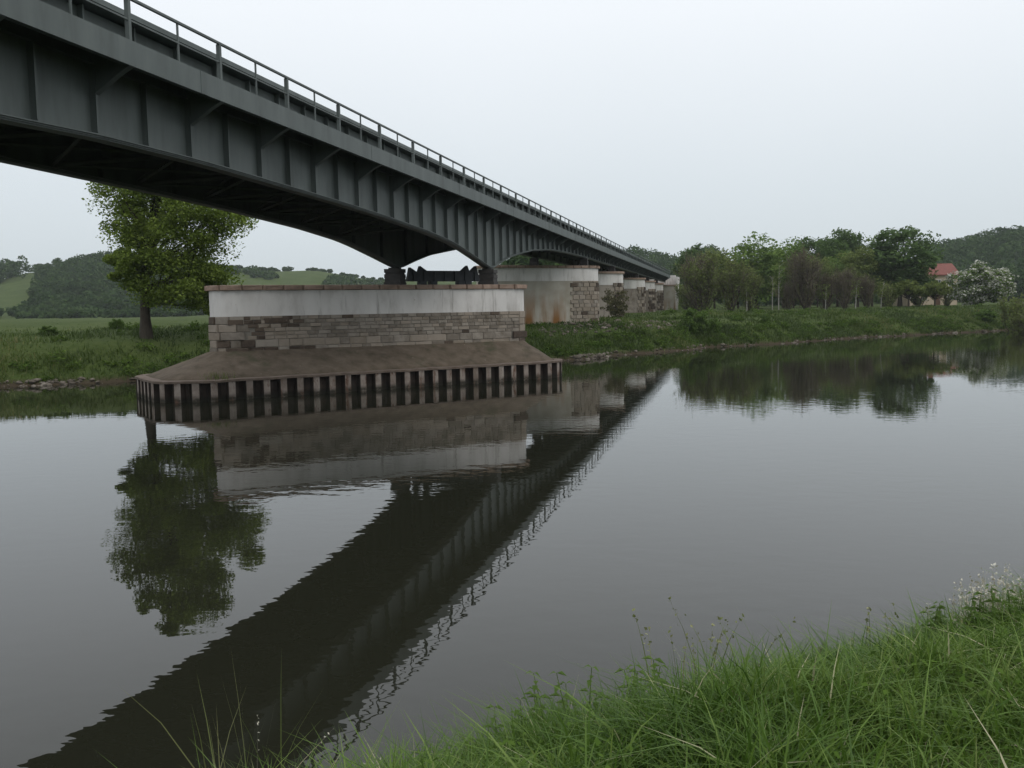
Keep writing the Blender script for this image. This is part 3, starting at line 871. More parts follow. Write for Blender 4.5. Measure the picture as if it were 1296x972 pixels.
def make_tree_meshes(name, H, lobes, trunk_r, nclump, nleaf, lsize, seed, leafmat, barkmat='bark', fork=.28, clump_r=.16, lean=(0, 0), bare=0.0):
    """lobes: list of (x, y, z, rx, ry, rz) ellipsoids in metres. returns trunk mesh and crown mesh around the origin"""
    r = np.random.default_rng(seed)
    vol = np.array([l[3] * l[4] * l[5] for l in lobes]); vol = vol / vol.sum()
    C = []; RC = []
    for _ in range(nclump):
        L = lobes[r.choice(len(lobes), p=vol)]
        d = r.normal(size=3); d /= np.linalg.norm(d)
        q = r.uniform(.25, 1.0) ** .45
        C.append([L[0] + d[0] * L[3] * q, L[1] + d[1] * L[4] * q, L[2] + d[2] * L[5] * q]); RC.append((L[3] + L[5]) / 2)
    C = np.array(C); RC = np.array(RC)
    mb = MB()
    top = np.array([lean[0], lean[1], H * .8]); base = np.zeros(3)
    def axis(t):
        return np.array([lean[0] * t * t, lean[1] * t * t, H * .8 * t]) + np.array([math.sin(t * 5 + seed) * .02 * H, math.cos(t * 4 + seed) * .02 * H, 0]) * t
    ts = np.linspace(0, 1, 10)
    pts = [axis(t) for t in ts]; rad = [trunk_r * (1.35 if t == 0 else 1.0) * (1 - .85 * t) for t in ts]
    pts[0][2] = -.25
    tube(mb, pts, rad, 8)
    for c_ in C[: int(min(nclump, 46))]:
        t = np.clip((c_[2] / (H * .8)) * r.uniform(.45, .8), fork * .8, .95)
        p0 = axis(t); mid = p0 * .45 + c_ * .55 + np.array([0, 0, -.06 * H * r.uniform(0, 1)]) + r.normal(size=3) * .02 * H
        rb = trunk_r * (1 - .85 * t) * .42
        pp = [p0, p0 * .7 + mid * .3 + r.normal(size=3) * .008 * H, mid, mid * .5 + c_ * .5 + r.normal(size=3) * .012 * H, c_]
        tube(mb, pp, [rb, rb * .8, rb * .55, rb * .32, rb * .1], 5)
    trunk = newmesh('trunk', mb.v, mb.f, smooth=True); trunk.materials.append(M[barkmat])
    # leaves gather in shells of small clumps
    per = max(1, nleaf // nclump)
    P = []
    for c_, rc in zip(C, RC):
        rr_ = rc * clump_r * r.uniform(.65, 1.5)
        d = r.normal(size=(per, 3)); d /= np.linalg.norm(d, axis=1)[:, None]
        q = r.uniform(.1, 1, per)[:, None] ** .5
        pts_ = c_ + d * q * rr_ * np.array([1.15, 1.15, .75])
        P.append(pts_)
    P = np.vstack(P); P = P[P[:, 2] > .4]
    if bare < 1:
        V, Q = leaf_quads(P[: int(len(P))], lsize, r)
        crown = npmesh('crown', V, Q); crown.materials.append(M[leafmat])
    return trunk, crown

def place_tree(name, meshes, label, cat, x, y, s=1.0, rz=0.0, group=None, sx=None, dz=-.1):
    t = empty(name, (x, y, float(ground_z(x, y)) + dz))
    t.rotation_euler = (0, 0, rz); t.scale = (sx or s, sx or s, s)
    tag(t, label, cat, group)
    obj('trunk', meshes[0], None, t); obj('crown', meshes[1], None, t)
    return t

# --- the big tree on the left bank (crown partly behind the bridge)
tx, ty = at(187, 66.5)
dR = (.9711, .2387)     # picture right, on the ground
def lob(a, dep, z, ra, rz): return (a * dR[0] - dep * .2387, a * dR[1] + dep * .9711, z, ra, ra, rz)
BS = .86
big = make_tree_meshes('big', 20 * BS, [tuple(q * BS for q in L_) for L_ in [lob(-.2, 0, 11.5, 3.1, 4.0), lob(2.2, .5, 15.5, 3.4, 3.6), lob(5.2, -.4, 9.8, 3.4, 3.4), lob(3.2, .4, 5.2, 3.6, 2.9), lob(5.0, .6, 4.2, 2.4, 1.9), lob(-.7, -.5, 6.6, 1.9, 2.2), lob(.5, 0, 18.2, 2.2, 2.0), lob(6.8, 0, 12.2, 2.0, 2.0)]], .40, 210, 88000, .21, 3, 'leaf_tree', clump_r=.37, lean=(2.2, .6))
place_tree('broadleaf_tree', big, 'tall leafy tree with dark trunk on the left bank, behind the bridge', 'tree', tx, ty)

# --- prototypes for the far bank (unit size about 10 m)
def ell(x, y, z, a, b): return (x, y, z, a, a, b)
PR = {}
PR['round_a'] = make_tree_meshes('ra', 10, [ell(0, 0, 5.6, 3.3, 4.0), ell(1.6, .4, 4.4, 2.3, 3.4), ell(-1.7, -.5, 4.2, 2.3, 3.4)], .22, 110, 9000, .40, 11, 'leaf_a', clump_r=.26)
PR['round_b'] = make_tree_meshes('rb', 10, [ell(0, 0, 6.0, 3.0, 3.7), ell(1.8, .2, 4.6, 2.1, 2.8), ell(-1.6, .4, 4.4, 2.2, 2.8), ell(.6, 0, 8.4, 1.3, 1.4)], .22, 110, 9000, .40, 12, 'leaf_b', clump_r=.26)
PR['tall'] = make_tree_meshes('ta', 10, [ell(0, 0, 6.2, 1.25, 3.7), ell(.5, .2, 7.6, .9, 1.9), ell(-.5, 0, 4.6, 1.1, 2.4)], .14, 70, 4200, .36, 13, 'leaf_b', clump_r=.34)
PR['sparse'] = make_tree_meshes('sp', 10, [ell(0, 0, 7.3, 2.0, 2.4), ell(.6, 0, 5.4, 1.8, 1.7)], .12, 60, 1300, .34, 14, 'leaf_a', clump_r=.22)
PR['olive'] = make_tree_meshes('ol', 10, [ell(0, 0, 5.7, 2.8, 4.1), ell(1.2, .3, 4.0, 2.3, 3.0), ell(-1.4, 0, 4.3, 2.0, 3.0)], .16, 100, 7500, .38, 15, 'leaf_c', clump_r=.27)
PR['bushy'] = make_tree_meshes('bu', 10, [ell(0, 0, 4.6, 4.2, 4.4), ell(2.6, .3, 3.6, 2.8, 3.4), ell(-2.6, -.3, 3.8, 2.8, 3.5)], .2, 100, 7000, .6, 16, 'leaf_d', clump_r=.24)
PR['small'] = make_tree_meshes('sm', 10, [ell(0, 0, 6.6, 5.0, 2.6), ell(3.0, .3, 6.0, 3.2, 2.0), ell(-3.2, -.3, 6.2, 3.0, 2.2)], .42, 80, 4000, .7, 17, 'leaf_c', clump_r=.22, fork=.3)
PR['pshrub'] = make_tree_meshes('ps', 10, [ell(0, 0, 5.2, 3.6, 3.2), ell(3.2, .3, 3.6, 2.4, 2.4), ell(-2.6, 0, 3.6, 2.6, 2.6), ell(.8, 0, 2.4, 3.2, 2.0)], .15, 90, 2400, .55, 19, 'leaf_bronze', clump_r=.26)
PR['white'] = make_tree_meshes('wh', 10, [ell(0, 0, 5.0, 5.6, 4.6), ell(3.6, .3, 4.2, 3.6, 3.6), ell(-3.2, -.3, 4.6, 3.6, 4.0)], .5, 130, 7000, .66, 18, 'leaf_a', clump_r=.2)

def twig_mesh(seed, n, spread, H, mat, leafy=0, leafmat='leaf_bronze', lsize=.3, stems=9):
    """many-stemmed shrub: stems from the ground and a haze of fine twigs; returns (stems, crown)"""
    r = np.random.default_rng(seed); mb = MB(); ends = []
    for k in range(stems):
        a = r.uniform(0, 6.28); s = spread * r.uniform(.15, 1)
        tip = np.array([math.cos(a) * s, math.sin(a) * s, H * r.uniform(.55, .95)])
        p0 = np.array([math.cos(a), math.sin(a), 0]) * spread * .12 * r.uniform(0, 1); p0[2] = -.2
        m1 = p0 * .5 + tip * .5 + r.normal(size=3) * .05 * H; m1[2] = H * .35
        tube(mb, [p0, p0 * .6 + m1 * .4, m1, tip], [.011 * H, .009 * H, .007 * H, .002 * H], 4)
        ends.append((p0, m1, tip))
    st = newmesh('trunk', mb.v, mb.f); st.materials.append(M['bark'])
    T0 = []; T1 = []
    for _ in range(n):
        p0, m1, tip = ends[r.integers(len(ends))]
        t = r.uniform(0.1, 1)
        q = (m1 * (1 - t) + tip * t) if r.random() < .8 else (p0 * (1 - t) + m1 * t)
        d = r.normal(size=3) * .6; d[2] = abs(d[2]) + .55; d /= np.linalg.norm(d)
        q = q + r.normal(size=3) * .03 * H
        T0.append(q); T1.append(q + d * H * r.uniform(.08, .26))
    T0 = np.array(T0); T1 = np.array(T1); d = T1 - T0
    side = np.cross(d, r.normal(size=d.shape)); side /= np.linalg.norm(side, axis=1)[:, None]; side *= .0038 * H
    V = np.stack([T0 - side, T0 + side, T1], 1).reshape(-1, 3); T = np.arange(len(V)).reshape(-1, 3)
    tw = npmesh('crown', V, None, T); tw.materials.append(M[mat])
    lf = None
    if leafy:
        ii = r.integers(0, len(T0), leafy); P = T0[ii] + (T1 - T0)[ii] * r.uniform(.2, 1, leafy)[:, None]
        V, Q = leaf_quads(P, lsize, r); lf = npmesh('foliage', V, Q); lf.materials.append(M[leafmat])
    return st, tw, lf
TW = {'brown': twig_mesh(31, 1700, 3.8, 10, 'twig', 1900, 'leaf_bronze', .34, 12), 'willow': twig_mesh(32, 1200, 4.4, 10, 'twig', 5200, 'leaf_c', .36, 14), 'low': twig_mesh(33, 1200, 5.5, 10, 'twig', 3800, 'leaf_c', .6, 14)}
def place_shrub(name, key, label, x, y, s, sx=None, rz=0, group=None, cat='shrub'):
    t = empty(name, (x, y, float(ground_z(x, y)) - .05)); t.scale = (sx or s, sx or s, s); t.rotation_euler = (0, 0, rz); tag(t, label, cat, group)
    a, b, c_ = TW[key]
    obj('stems', a, None, t); obj('twigs', b, None, t)
    if c_ is not None: obj('foliage', c_, None, t)
    return t

# far-bank trees: (image column, distance, height m, width factor, kind, label)
WOOD = 'trees beyond the right bank'
TL = [
 (905, 172, 13.8, 1.0, 'olive', 'olive green tree beside the bridge end, leftmost of the wood'),
 (958, 178, 16.8, 1.12, 'round_a', 'broad round green tree right of the gap in the wood'),
 (992, 196, 17.2, .95, 'round_a', 'green tree overlapping the broad round tree from behind'),
 (1024, 205, 19.0, .85, 'round_b', 'dark green tree behind the brown thicket'),
 (1049, 200, 18.4, .8, 'round_b', 'dark green tree left of the slim tall poplars'),
 (1066, 208, 20.6, .9, 'tall', 'slim dark tall tree, left one of the poplar pair'),
 (1083, 206, 19.2, .85, 'tall', 'slim dark tall tree, right one of the poplar pair'),
 (1104, 204, 18.6, 1.0, 'sparse', 'thin see-through tree with sparse leaves against the sky'),
 (1086, 176, 14.2, .95, 'olive', 'light olive tree in front of the sparse see-through tree'),
 (1139, 178, 18.6, 1.12, 'round_b', 'large dark green tree left of the red roofed house'),
 (1118, 188, 14.6, .9, 'round_b', 'dark tree tucked behind the large dark green one'),
 (1035, 182, 12.6, .9, 'olive', 'olive tree low in the middle of the wood'),
 (935, 205, 13.0, .9, 'round_b', 'dark tree in the gap behind the olive green tree'),
 (1060, 190, 13.5, .9, 'round_a', 'mid green tree in front of the slim poplars'),
 (1005, 176, 11.5, .9, 'olive', 'olive tree behind the white birch trunks'),
 (875, 232, 12.5, 1.0, 'round_b', 'dark tree on the slope behind the abutment'),
]
for i, (px, d, H, wf, kd, lab) in enumerate(TL):
    x, y = at(px, d)
    zt = float(ground_z(x, y))
    place_tree('broadleaf_tree', PR[kd], lab, 'tree', x, y, s=H / 10 * .86, sx=H / 10 * wf * .95, rz=i * 1.7, group=WOOD)
SM = [(1150, 141, 4.9, .92, 'small', 'small crooked light green tree left of the other small one'),
      (1183, 143, 4.9, .85, 'small', 'small light green tree with short trunk before the red roofed house')]
for i, (px, d, H, wf, kd, lab) in enumerate(SM):
    x, y = at(px, d); place_tree('small_tree', PR[kd], lab, 'tree', x, y, s=H / 10, sx=H / 10 * wf, rz=1.0 + i * 2.2, group='small trees on the right bank')
x, y = at(1239, 168)
hw = place_tree('hawthorn_bush', PR['white'], 'white blossoming hawthorn bush beside the red roofed house', 'bush', x, y, s=.80, sx=.90, rz=.4)
r_ = np.random.default_rng(77)
ml = PR['white'][1]; co_ = np.zeros(len(ml.vertices) * 3, np.float32); ml.vertices.foreach_get('co', co_); co_ = co_.reshape(-1, 4, 3).mean(1)
pk = co_[r_.choice(len(co_), 8000)] * 1.03 + r_.normal(size=(8000, 3)) * .14
V, Q = leaf_quads(pk, .5, r_, up=.6); bl = npmesh('blossom', V, Q); bl.materials.append(M['blossom']); obj('blossom', bl, None, hw)

SHB = [(892, 141, 8.4, 'willow', 'half bare willow shrub with many stems near the bridge end'),
       (925, 132, 7.4, 'willow', 'half bare willow shrub leaning over the bank, middle one'),
       (950, 138, 6.6, 'willow', 'half bare willow shrub left of the birch trunks'),
       (1022, 150, 10.2, 'brown', 'tall brown leafless thicket in the middle of the wood'),
       (1043, 152, 6.4, 'brown', 'low brown leafless shrub right of the tall thicket'),
       (1070, 145, 6.8, 'brown', 'brown leafless shrub below the light olive tree'),
       (1098, 150, 5.6, 'brown', 'brown leafless shrub left of the large dark green tree'),
       (996, 150, 5.0, 'brown', 'brown leafless shrub beside the white birch trunk'),
       (884, 160, 10.5, 'brown', 'reddish bare tree top beside the olive green tree'),
       (1124, 158, 4.4, 'low', 'low green shrub under the large dark green tree'),
       (1163, 178, 7.4, 'low', 'low shrub hiding the left half of the cream house'), (1198, 182, 4.0, 'low', 'low shrub hiding the right half of the cream house'),
       (868, 199, 5.5, 'low', 'shrub on the embankment slope right of the abutment'), (880, 190, 4.5, 'low', 'shrub at the foot of the embankment'), (874, 215, 6.0, 'low', 'upper shrub on the embankment slope'),
       (1291, 120, 6.0, 'low', 'dense olive shrub at the right edge by the water'),
       (1308, 116, 5.0, 'low', 'olive shrub cut by the right edge of the view')]
for i, (px, d, H, kd, lab) in enumerate(SHB):
    x, y = at(px, d); place_shrub('bare_shrub' if kd != 'low' else 'leafy_shrub', kd, lab, x, y, H / 10, rz=i * 2.1, group='shrubs on the right bank')
# small dark shrub before the third pier, and bank bushes
x, y = at(780, 108); place_tree('pier_shrub', PR['pshrub'], 'small dark shrub growing in front of the third pier', 'shrub', x, y, s=.46, sx=.42, rz=1)
BU = [(880, 96, 2.9, .95, 'bushy', 'bright green bush on the right bank above the stones'), (905, 97, 1.7, .9, 'bushy', 'low green bush touching the bright bush on its right side'),
      (969, 103, 1.5, .7, 'bushy', 'single round low bush near the water below the birches'),
      (1247, 131, 2.0, 1.5, 'bushy', 'flat spreading green bush by the water near the right edge'),
      (150, 74, 1.0, 1.2, 'bushy', 'small weed bush left of the big tree trunk'), (64, 70, .9, 1.6, 'bushy', 'low weed bush on the left bank near the picture edge')]
for i, (px, d, H, wf, kd, lab) in enumerate(BU):
    x, y = at(px, d); place_tree('bank_bush', PR[kd], lab, 'bush', x, y, s=H / 9, sx=H / 9 * wf, rz=i * 1.3, group='bushes on the far bank', dz=-.15 * H)
# young birches with pale trunks
BI = [(986, 143, 7.5, 'birch with white trunk, tallest of the pale trunks'), (978, 147, 5.5, 'birch with thin pale trunk left of the tallest birch'),
      (1045, 146, 4.2, 'young tree with white trunk guard below the brown thicket'), (1083, 143, 4.6, 'young tree with pale trunk in front of the brown shrub'),
      (1115, 147, 4.4, 'young leaning tree with pale trunk before the large dark tree'), (946, 136, 4.0, 'young pale trunk among the willow shrubs')]
for i, (px, d, H, lab) in enumerate(BI):
    r = np.random.default_rng(60 + i); mb = MB(); lx = r.uniform(-.05, .12)
    pts = [np.array([lx * t * H * t * dR[0], lx * t * t * H * dR[1], H * t - .1]) for t in np.linspace(0, 1, 6)]
    tube(mb, pts, [.085, .075, .06, .045, .03, .01], 6)
    for k in range(9):
        t = r.uniform(.35, .95); p0 = np.array([lx * t * t * H * dR[0], lx * t * t * H * dR[1], H * t]); dd = r.normal(size=3); dd[2] = abs(dd[2]) + .5; dd /= np.linalg.norm(dd)
        tube(mb, [p0, p0 + dd * H * .09, p0 + dd * H * .17], [.03, .018, .006], 4)
    tm = newmesh('trunk', mb.v, mb.f, smooth=True); tm.materials.append(M['bark_pale'])
    P = np.stack([r.normal(0, .09 * H, 150), r.normal(0, .09 * H, 150), H * r.uniform(.45, 1.02, 150)], -1)
    V, Q = leaf_quads(P, .26, r); cm = npmesh('crown', V, Q); cm.materials.append(M['leaf_c'])
    x, y = at(px, d); place_tree('young_tree', (tm, cm), lab, 'tree', x, y, group='young pale trunked trees')

# --- far woods on the hills: one mass
def forest(bands, seed, per=130):
    r = np.random.default_rng(seed); PP = []
    for (p0, p1, d0, d1, n, h0, h1) in bands:
        px = r.uniform(p0, p1, n) + r.normal(0, 5, n); d = r.uniform(d0, d1, n) if d1 > d0 else np.full(n, d0)
        x, y = at(px, d); z = ground_z(x, y); h = r.uniform(h0, h1, n)
        for xx, yy, zz, hh in zip(x, y, z, h):
            q = r.normal(size=(per, 3)); q /= np.linalg.norm(q, axis=1)[:, None]; q[:, 2] = q[:, 2]
            rad = hh * (r.uniform(.32, .5) if hh > 5 else r.uniform(.7, 1.5))
            
            PP.append(np.array([xx, yy, zz + hh * .55]) + q * np.array([rad, rad, hh * .5]) * r.uniform(.75, 1.05, (per, 1)))
    P = np.vstack(PP)
    V, Q = leaf_quads(P, 1.9, r, up=.2)
    return npmesh('forest', V, Q)
fo = obj('hill_forest', forest([(28, 110, 385, 405, 40, 3, 6), (48, 258, 400, 470, 170, 5, 8), (62, 258, 470, 540, 150, 6, 10), (78, 258, 540, 640, 190, 6, 11), (58, 90, 600, 640, 16, 3, 6), (100, 258, 610, 640, 60, 9, 12), (-60, 30, 560, 640, 90, 8, 13), (-60, 14, 370, 380, 12, 4, 7), (795, 905, 440, 620, 260, 9, 15), (1165, 1420, 340, 560, 620, 9, 14), (262, 380, 700, 735, 30, 1.5, 3.5), (380, 490, 700, 745, 14, 1, 2.5), (250, 350, 600, 640, 30, 2, 4), (420, 500, 560, 640, 40, 2.5, 5), (640, 735, 165, 215, 34, 10, 12.5), (25, 250, 345, 350, 26, 1.5, 3), (885, 1170, 260, 420, 150, 9, 14)], 9), M['leaf_forest'])
tag(fo, 'hazy green woods covering the far hills', 'woods', kind='stuff')

# --- house
hx, hy = at(1170, 196)
hz_ = float(ground_z(hx, hy))
house = empty('farm_house', (hx, hy, hz_)); house.rotation_euler = (0, 0, math.radians(12))
tag(house, 'cream house with red tiled roof half hidden behind trees on the right', 'house')
LX, LY, EH, RH = 5.2, 3.8, 6.4, 8.6
wl = MB().box(-LX, LX, -LY, LY, -.3, EH).prism([(-LY, EH), (LY, EH), (0, RH - .15)], -LX, LX, 'x'); wl.build('wall', M['plaster'], house)
rf = MB().prism([(-LY - .5, EH - .25), (0, RH), (0, RH + .2), (-LY - .5, EH - .05)], -LX - .4, LX + .4, 'x').prism([(LY + .5, EH - .25), (LY + .5, EH - .05), (0, RH + .2), (0, RH)], -LX - .4, LX + .4, 'x')
rfo = rf.build('roof', M['roof'], house)
MB().box(1.6, 2.3, .4, 1.1, RH - .6, RH + 1.0).build('chimney', M['stone_dark'], rfo)
for zz in (1.0, 3.9):
    for xx in (-4.0, -1.6, 1.2, 3.8):
        if zz == 1.0 and xx == 1.2:
            dr = MB().box(xx - .5, xx + .5, -LY - .05, -LY + .02, 0, 2.1).build('door', M['door'], house)
            MB().box(xx + .3, xx + .38, -LY - .1, -LY - .051, 1.0, 1.1).build('handle', M['frame'], dr); continue
        wn = MB().box(xx - .55, xx + .55, -LY - .06, -LY + .02, zz, zz + 1.4).build('window', M['frame'], house)
        MB().box(xx - .45, xx - .03, -LY - .075, -LY - .061, zz + .1, zz + 1.3).build('pane', M['glass'], wn)
        MB().box(xx + .03, xx + .45, -LY - .075, -LY - .061, zz + .1, zz + 1.3).build('pane', M['glass'], wn)

# ------------------------------------------------------------------ stones along the far water line
def rocks():
    r = np.random.default_rng(21)
    ico_v = np.array([(0, 0, 1), (.894, 0, .447), (.276, .851, .447), (-.724, .526, .447), (-.724, -.526, .447), (.276, -.851, .447), (.724, .526, -.447), (-.276, .851, -.447), (-.894, 0, -.447), (-.276, -.851, -.447), (.724, -.526, -.447), (0, 0, -1)])
    ico_f = np.array([(0, 1, 2), (0, 2, 3), (0, 3, 4), (0, 4, 5), (0, 5, 1), (1, 6, 2), (2, 7, 3), (3, 8, 4), (4, 9, 5), (5, 10, 1), (6, 7, 2), (7, 8, 3), (8, 9, 4), (9, 10, 5), (10, 6, 1), (6, 11, 7), (7, 11, 8), (8, 11, 9), (9, 11, 10), (10, 11, 6)])
    n = 3400
    u = np.concatenate([r.uniform(-45, 62, 2300), r.uniform(62, 150, 500), r.uniform(42, 66, 600)])
    a = np.concatenate([r.uniform(-.3, .5, 2300), r.uniform(-.25, .3, 500), r.uniform(5, 9.5, 600)])
    s = np.concatenate([r.gamma(3, .032, 2300) + .03, r.gamma(3, .03, 500) + .03, r.gamma(3, .035, 600) + .03])
    keep = np.ones(n, bool); keep[2800:] = r.random(600) < .6
    keep &= (a > 3) | (r.random(n) < np.clip(.55 + .8 * np.sin(u * .43 + 2 * np.sin(u * .17)), .12, 1))
    u, a, s = u[keep], a[keep], s[keep]; n = len(u)
    x, y = xy(u, vfar(u) + a); z = ground_z(x, y) + s * .25
    s = s * .8
    V = ico_v[None] * (1 + r.uniform(-.28, .28, (n, 12, 1))) * (s[:, None, None] * np.stack([r.uniform(.8, 1.6, n), r.uniform(.8, 1.5, n), r.uniform(.5, .9, n)], -1)[:, None, :])
    an = r.uniform(0, 6.28, n); ca, sa = np.cos(an)[:, None], np.sin(an)[:, None]
    V = np.stack([V[..., 0] * ca - V[..., 1] * sa, V[..., 0] * sa + V[..., 1] * ca, V[..., 2]], -1) + np.stack([x, y, z], -1)[:, None, :]
    T = (ico_f[None] + 12 * np.arange(n)[:, None, None]).reshape(-1, 3)
    return npmesh('shore_stones', V.reshape(-1, 3), None, T)
o = obj('shore_stones', rocks(), M['rock']); tag(o, 'loose grey stones along the far water line', 'stones', kind='stuff')

# ------------------------------------------------------------------ grass
def blades(x, y, z, h, wd, r, tint, seg=3, bend=.5):
    n = len(x)
    az = r.uniform(0, 6.28, n); ca, sa = np.cos(az), np.sin(az)
    b = bend * r.uniform(.1, 1.3, n)
    fa = r.uniform(0, 6.28, n); fx, fy = np.cos(fa), np.sin(fa)
    rows = []
    for i in range(seg + 1):
        t = i / seg
        hor = b * h * t * t; ver = h * (t - .35 * np.minimum(b, 1) * t * t)
        c_ = np.stack([x + ca * hor, y + sa * hor, z + ver], -1)
        wv = wd * (1 - t) ** .7 if i < seg else wd * 0
        if i < seg:
            off = np.stack([fx * wv / 2, fy * wv / 2, np.zeros(n)], -1)
            rows.append(c_ - off); rows.append(c_ + off)
        else: rows.append(c_)
    V = np.stack(rows, 1); m_ = V.shape[1]
    base = (np.arange(n) * m_)[:, None]
    Q = np.concatenate([base + np.array([2 * i, 2 * i + 1, 2 * i + 3, 2 * i + 2]) for i in range(seg - 1)], 0) if seg > 1 else None
    T = base + np.array([2 * (seg - 1), 2 * (seg - 1) + 1, 2 * seg])
    return V.reshape(-1, 3), Q, T, np.repeat(tint, m_)

def near_grass():
    r = np.random.default_rng(42)
    n = 440000
    u = r.uniform(-5.5, 9.0, n); v = r.uniform(-.2, 6.6, n) 
    x, y = xy(u, v)
    xc, d = camxy(x, y)
    z = ground_z(x, y)
    k = (d > 1.4) & (np.abs(xc) < .75 * d + .6) & ((v < 4.2) | (r.random(n) < .5))
    # clumpiness
    cl = wob(x, y, 3.1, .5) + .6 * wob(x, y, 7.3, 1.5)
    k &= r.random(n) < np.clip(.6 + .5 * cl, .12, 1)
    x, y, z, cl, v = x[k], y[k], z[k], cl[k], v[k]
    n = len(x)
    h = np.where(r.random(n) < .05, r.uniform(.28, .42, n), r.uniform(.09, .25, n)) * (1 + .4 * cl) * np.interp(v, [0, 3, 4.5], [.95, 1.05, 1.15]) * (1 + .9 * np.exp(-((x + .95) ** 2 / .12 + (y - 4.0) ** 2 / .3)) + .5 * np.exp(-((x + .1) ** 2 / .2 + (y - 4.3) ** 2 / .2)))
    h = np.minimum(h, .42)
    tint = np.clip(.40 + .2 * wob(x, y, 1.3, 4.) + .14 * wob(x, y, 4.1, 1.) + r.normal(0, .15, n), 0, .87)
    dry = r.random(n) < .022; tint[dry] = r.uniform(.92, 1, dry.sum())
    return npmesh('bank_grass', *_pack(blades(x, y, z - .02, h, r.uniform(.006, .017, n), r, tint, 3, 1.3)))
def _pack(t): return (t[0], t[1], t[2], t[3])
o = obj('bank_grass', near_grass(), M['grass_near']); tag(o, 'lush green grass on the near bank', 'grass', kind='stuff')

def far_grass():
    r = np.random.default_rng(43)
    X = []; 
    n = 150000
    u = r.uniform(-58, 150, n); a = r.gamma(1.5, 6.5, n) + .5
    a = np.where(r.random(n) < .38, r.uniform(.12, 4.5, n), a)
    x, y = xy(u, vfar(u) + a)
    xc, d = camxy(x, y)
    px = 648 + 1150 * xc / d
    k = (px > -30) & (px < 1330) & (d > 35)
    k &= ~((px > 290) & (px < 640))
    x, y, d, a = x[k], y[k], d[k], a[k]; n = len(x)
    cl = wob(x, y, .9, .3) + .7 * wob(x, y, .33, 2.2)
    k = r.random(n) < np.clip(.65 + .4 * cl, .15, 1); x, y, d, cl, a = x[k], y[k], d[k], cl[k], a[k]; n = len(x)
    z = ground_z(x, y)
    h = r.uniform(.18, .5, n) * (1 + .35 * cl) * np.interp(a, [0, 12, 30], [1.15, 1, .7])
    wd = d * .0009 * r.uniform(.7, 1.5, n)
    tint = np.clip(.42 + .32 * wob(x, y, .23, 4.) + r.normal(0, .17, n), 0, 1)
    return npmesh('far_bank_grass', *_pack(blades(x, y, z - .03, h, wd, r, tint, 2, .8)))
o = obj('meadow_grass', far_grass(), M['grass_far']); tag(o, 'rough green grass on the far bank', 'grass', kind='stuff')

def cover_leaves():
    r = np.random.default_rng(44); n = 26000
    u = r.uniform(-4.5, 7.5, n); v = r.uniform(0, 4.8, n); x, y = xy(u, v); xc, d = camxy(x, y)
    cl = wob(x, y, 1.9, 2.7) + .7 * wob(x, y, 4.9, .4)
    k = (d > 2) & (np.abs(xc) < .66 * d + .3) & (r.random(n) < np.clip(.25 + .6 * cl, .02, 1)); x, y, cl = x[k], y[k], cl[k]
    P = np.stack([x, y, ground_z(x, y) + r.uniform(.04, .22, len(x))], -1)
    V, Q = leaf_quads(P, .03, r, up=.8)
    return npmesh('ground_leaves', V, Q)
o = obj('ground_leaves', cover_leaves(), M['leaf_cover']); tag(o, 'small broad weed leaves between the grass of the near bank', 'weeds', kind='stuff')

def bank_weeds():
    r = np.random.default_rng(45); PP = []
    n = 520; u = r.uniform(-50, 150, n); a = np.where(r.random(n) < .55, r.uniform(.5, 4, n), r.uniform(3, 22, n))
    x, y = xy(u, vfar(u) + a); xc, d = camxy(x, y); px = 648 + 1150 * xc / d
    k = (px > -20) & (px < 1320) & ~((px > 300) & (px < 650)); x, y = x[k], y[k]; z = ground_z(x, y)
    for xx, yy, zz in zip(x, y, z):
        rad = r.uniform(.3, .95); hh = rad * r.uniform(.6, 1.1); m_ = int(70 * rad / .6)
        q = r.normal(size=(m_, 3)); q /= np.linalg.norm(q, axis=1)[:, None]; q *= r.uniform(.4, 1, (m_, 1)); q[:, 2] = np.abs(q[:, 2])
        PP.append(np.array([xx, yy, zz]) + q * [rad, rad, hh])
    V, Q = leaf_quads(np.vstack(PP), .22, r, up=.3)
    return npmesh('bank_weeds', V, Q)
o = obj('bank_weeds', bank_weeds(), M['leaf_weed']); tag(o, 'leafy weeds and brambles growing over the far bank', 'weeds', kind='stuff')

# dry reed stalks and tall stems on the near bank: each tuft is a plant
def stalk_tuft(name, label, group, px, d, n, h0, h1, mat, seed, plume=True, spread=.25, bend=.25, wd=.006):
    r = np.random.default_rng(seed)
    bx, by = at(px, d); bz = float(ground_z(bx, by))
    x = r.normal(0, spread, n); y = r.normal(0, spread * .7, n)
    z = ground_z(bx + x, by + y) - bz
    h = r.uniform(h0, h1, n)
    t = empty(name, (bx, by, bz)); tag(t, label, 'plant', group)
    V, Q, T, a = blades(x, y, z - .03, h, np.full(n, wd), r, r.uniform(0, 1, n), 4, bend)
    me = npmesh('stalks', V, Q, T, a); obj('stalks', me, M[mat], t)
    if plume:
        m_ = 9; tips = V.reshape(n, -1, 3)[:, -1]; prv = V.reshape(n, -1, 3)[:, -3:-1].mean(1)
        PP = []; 
        for tp, pv in zip(tips, prv):
            q = r.integers(6, 12); s_ = r.uniform(-.1, 1.1, q)[:, None]
            PP.append(tp + (pv - tp) * s_ + r.normal(size=(q, 3)) * .006)
        P = np.vstack(PP); V, Q = leaf_quads(P, .02, r, up=0.); obj('seed_heads', npmesh('seed_heads', V, Q, None, r.uniform(.3, 1, len(V) // 4).repeat(4)), M[mat], t)['kind'] = 'stuff'
    return t
STL = 'dry stalks on the near bank'
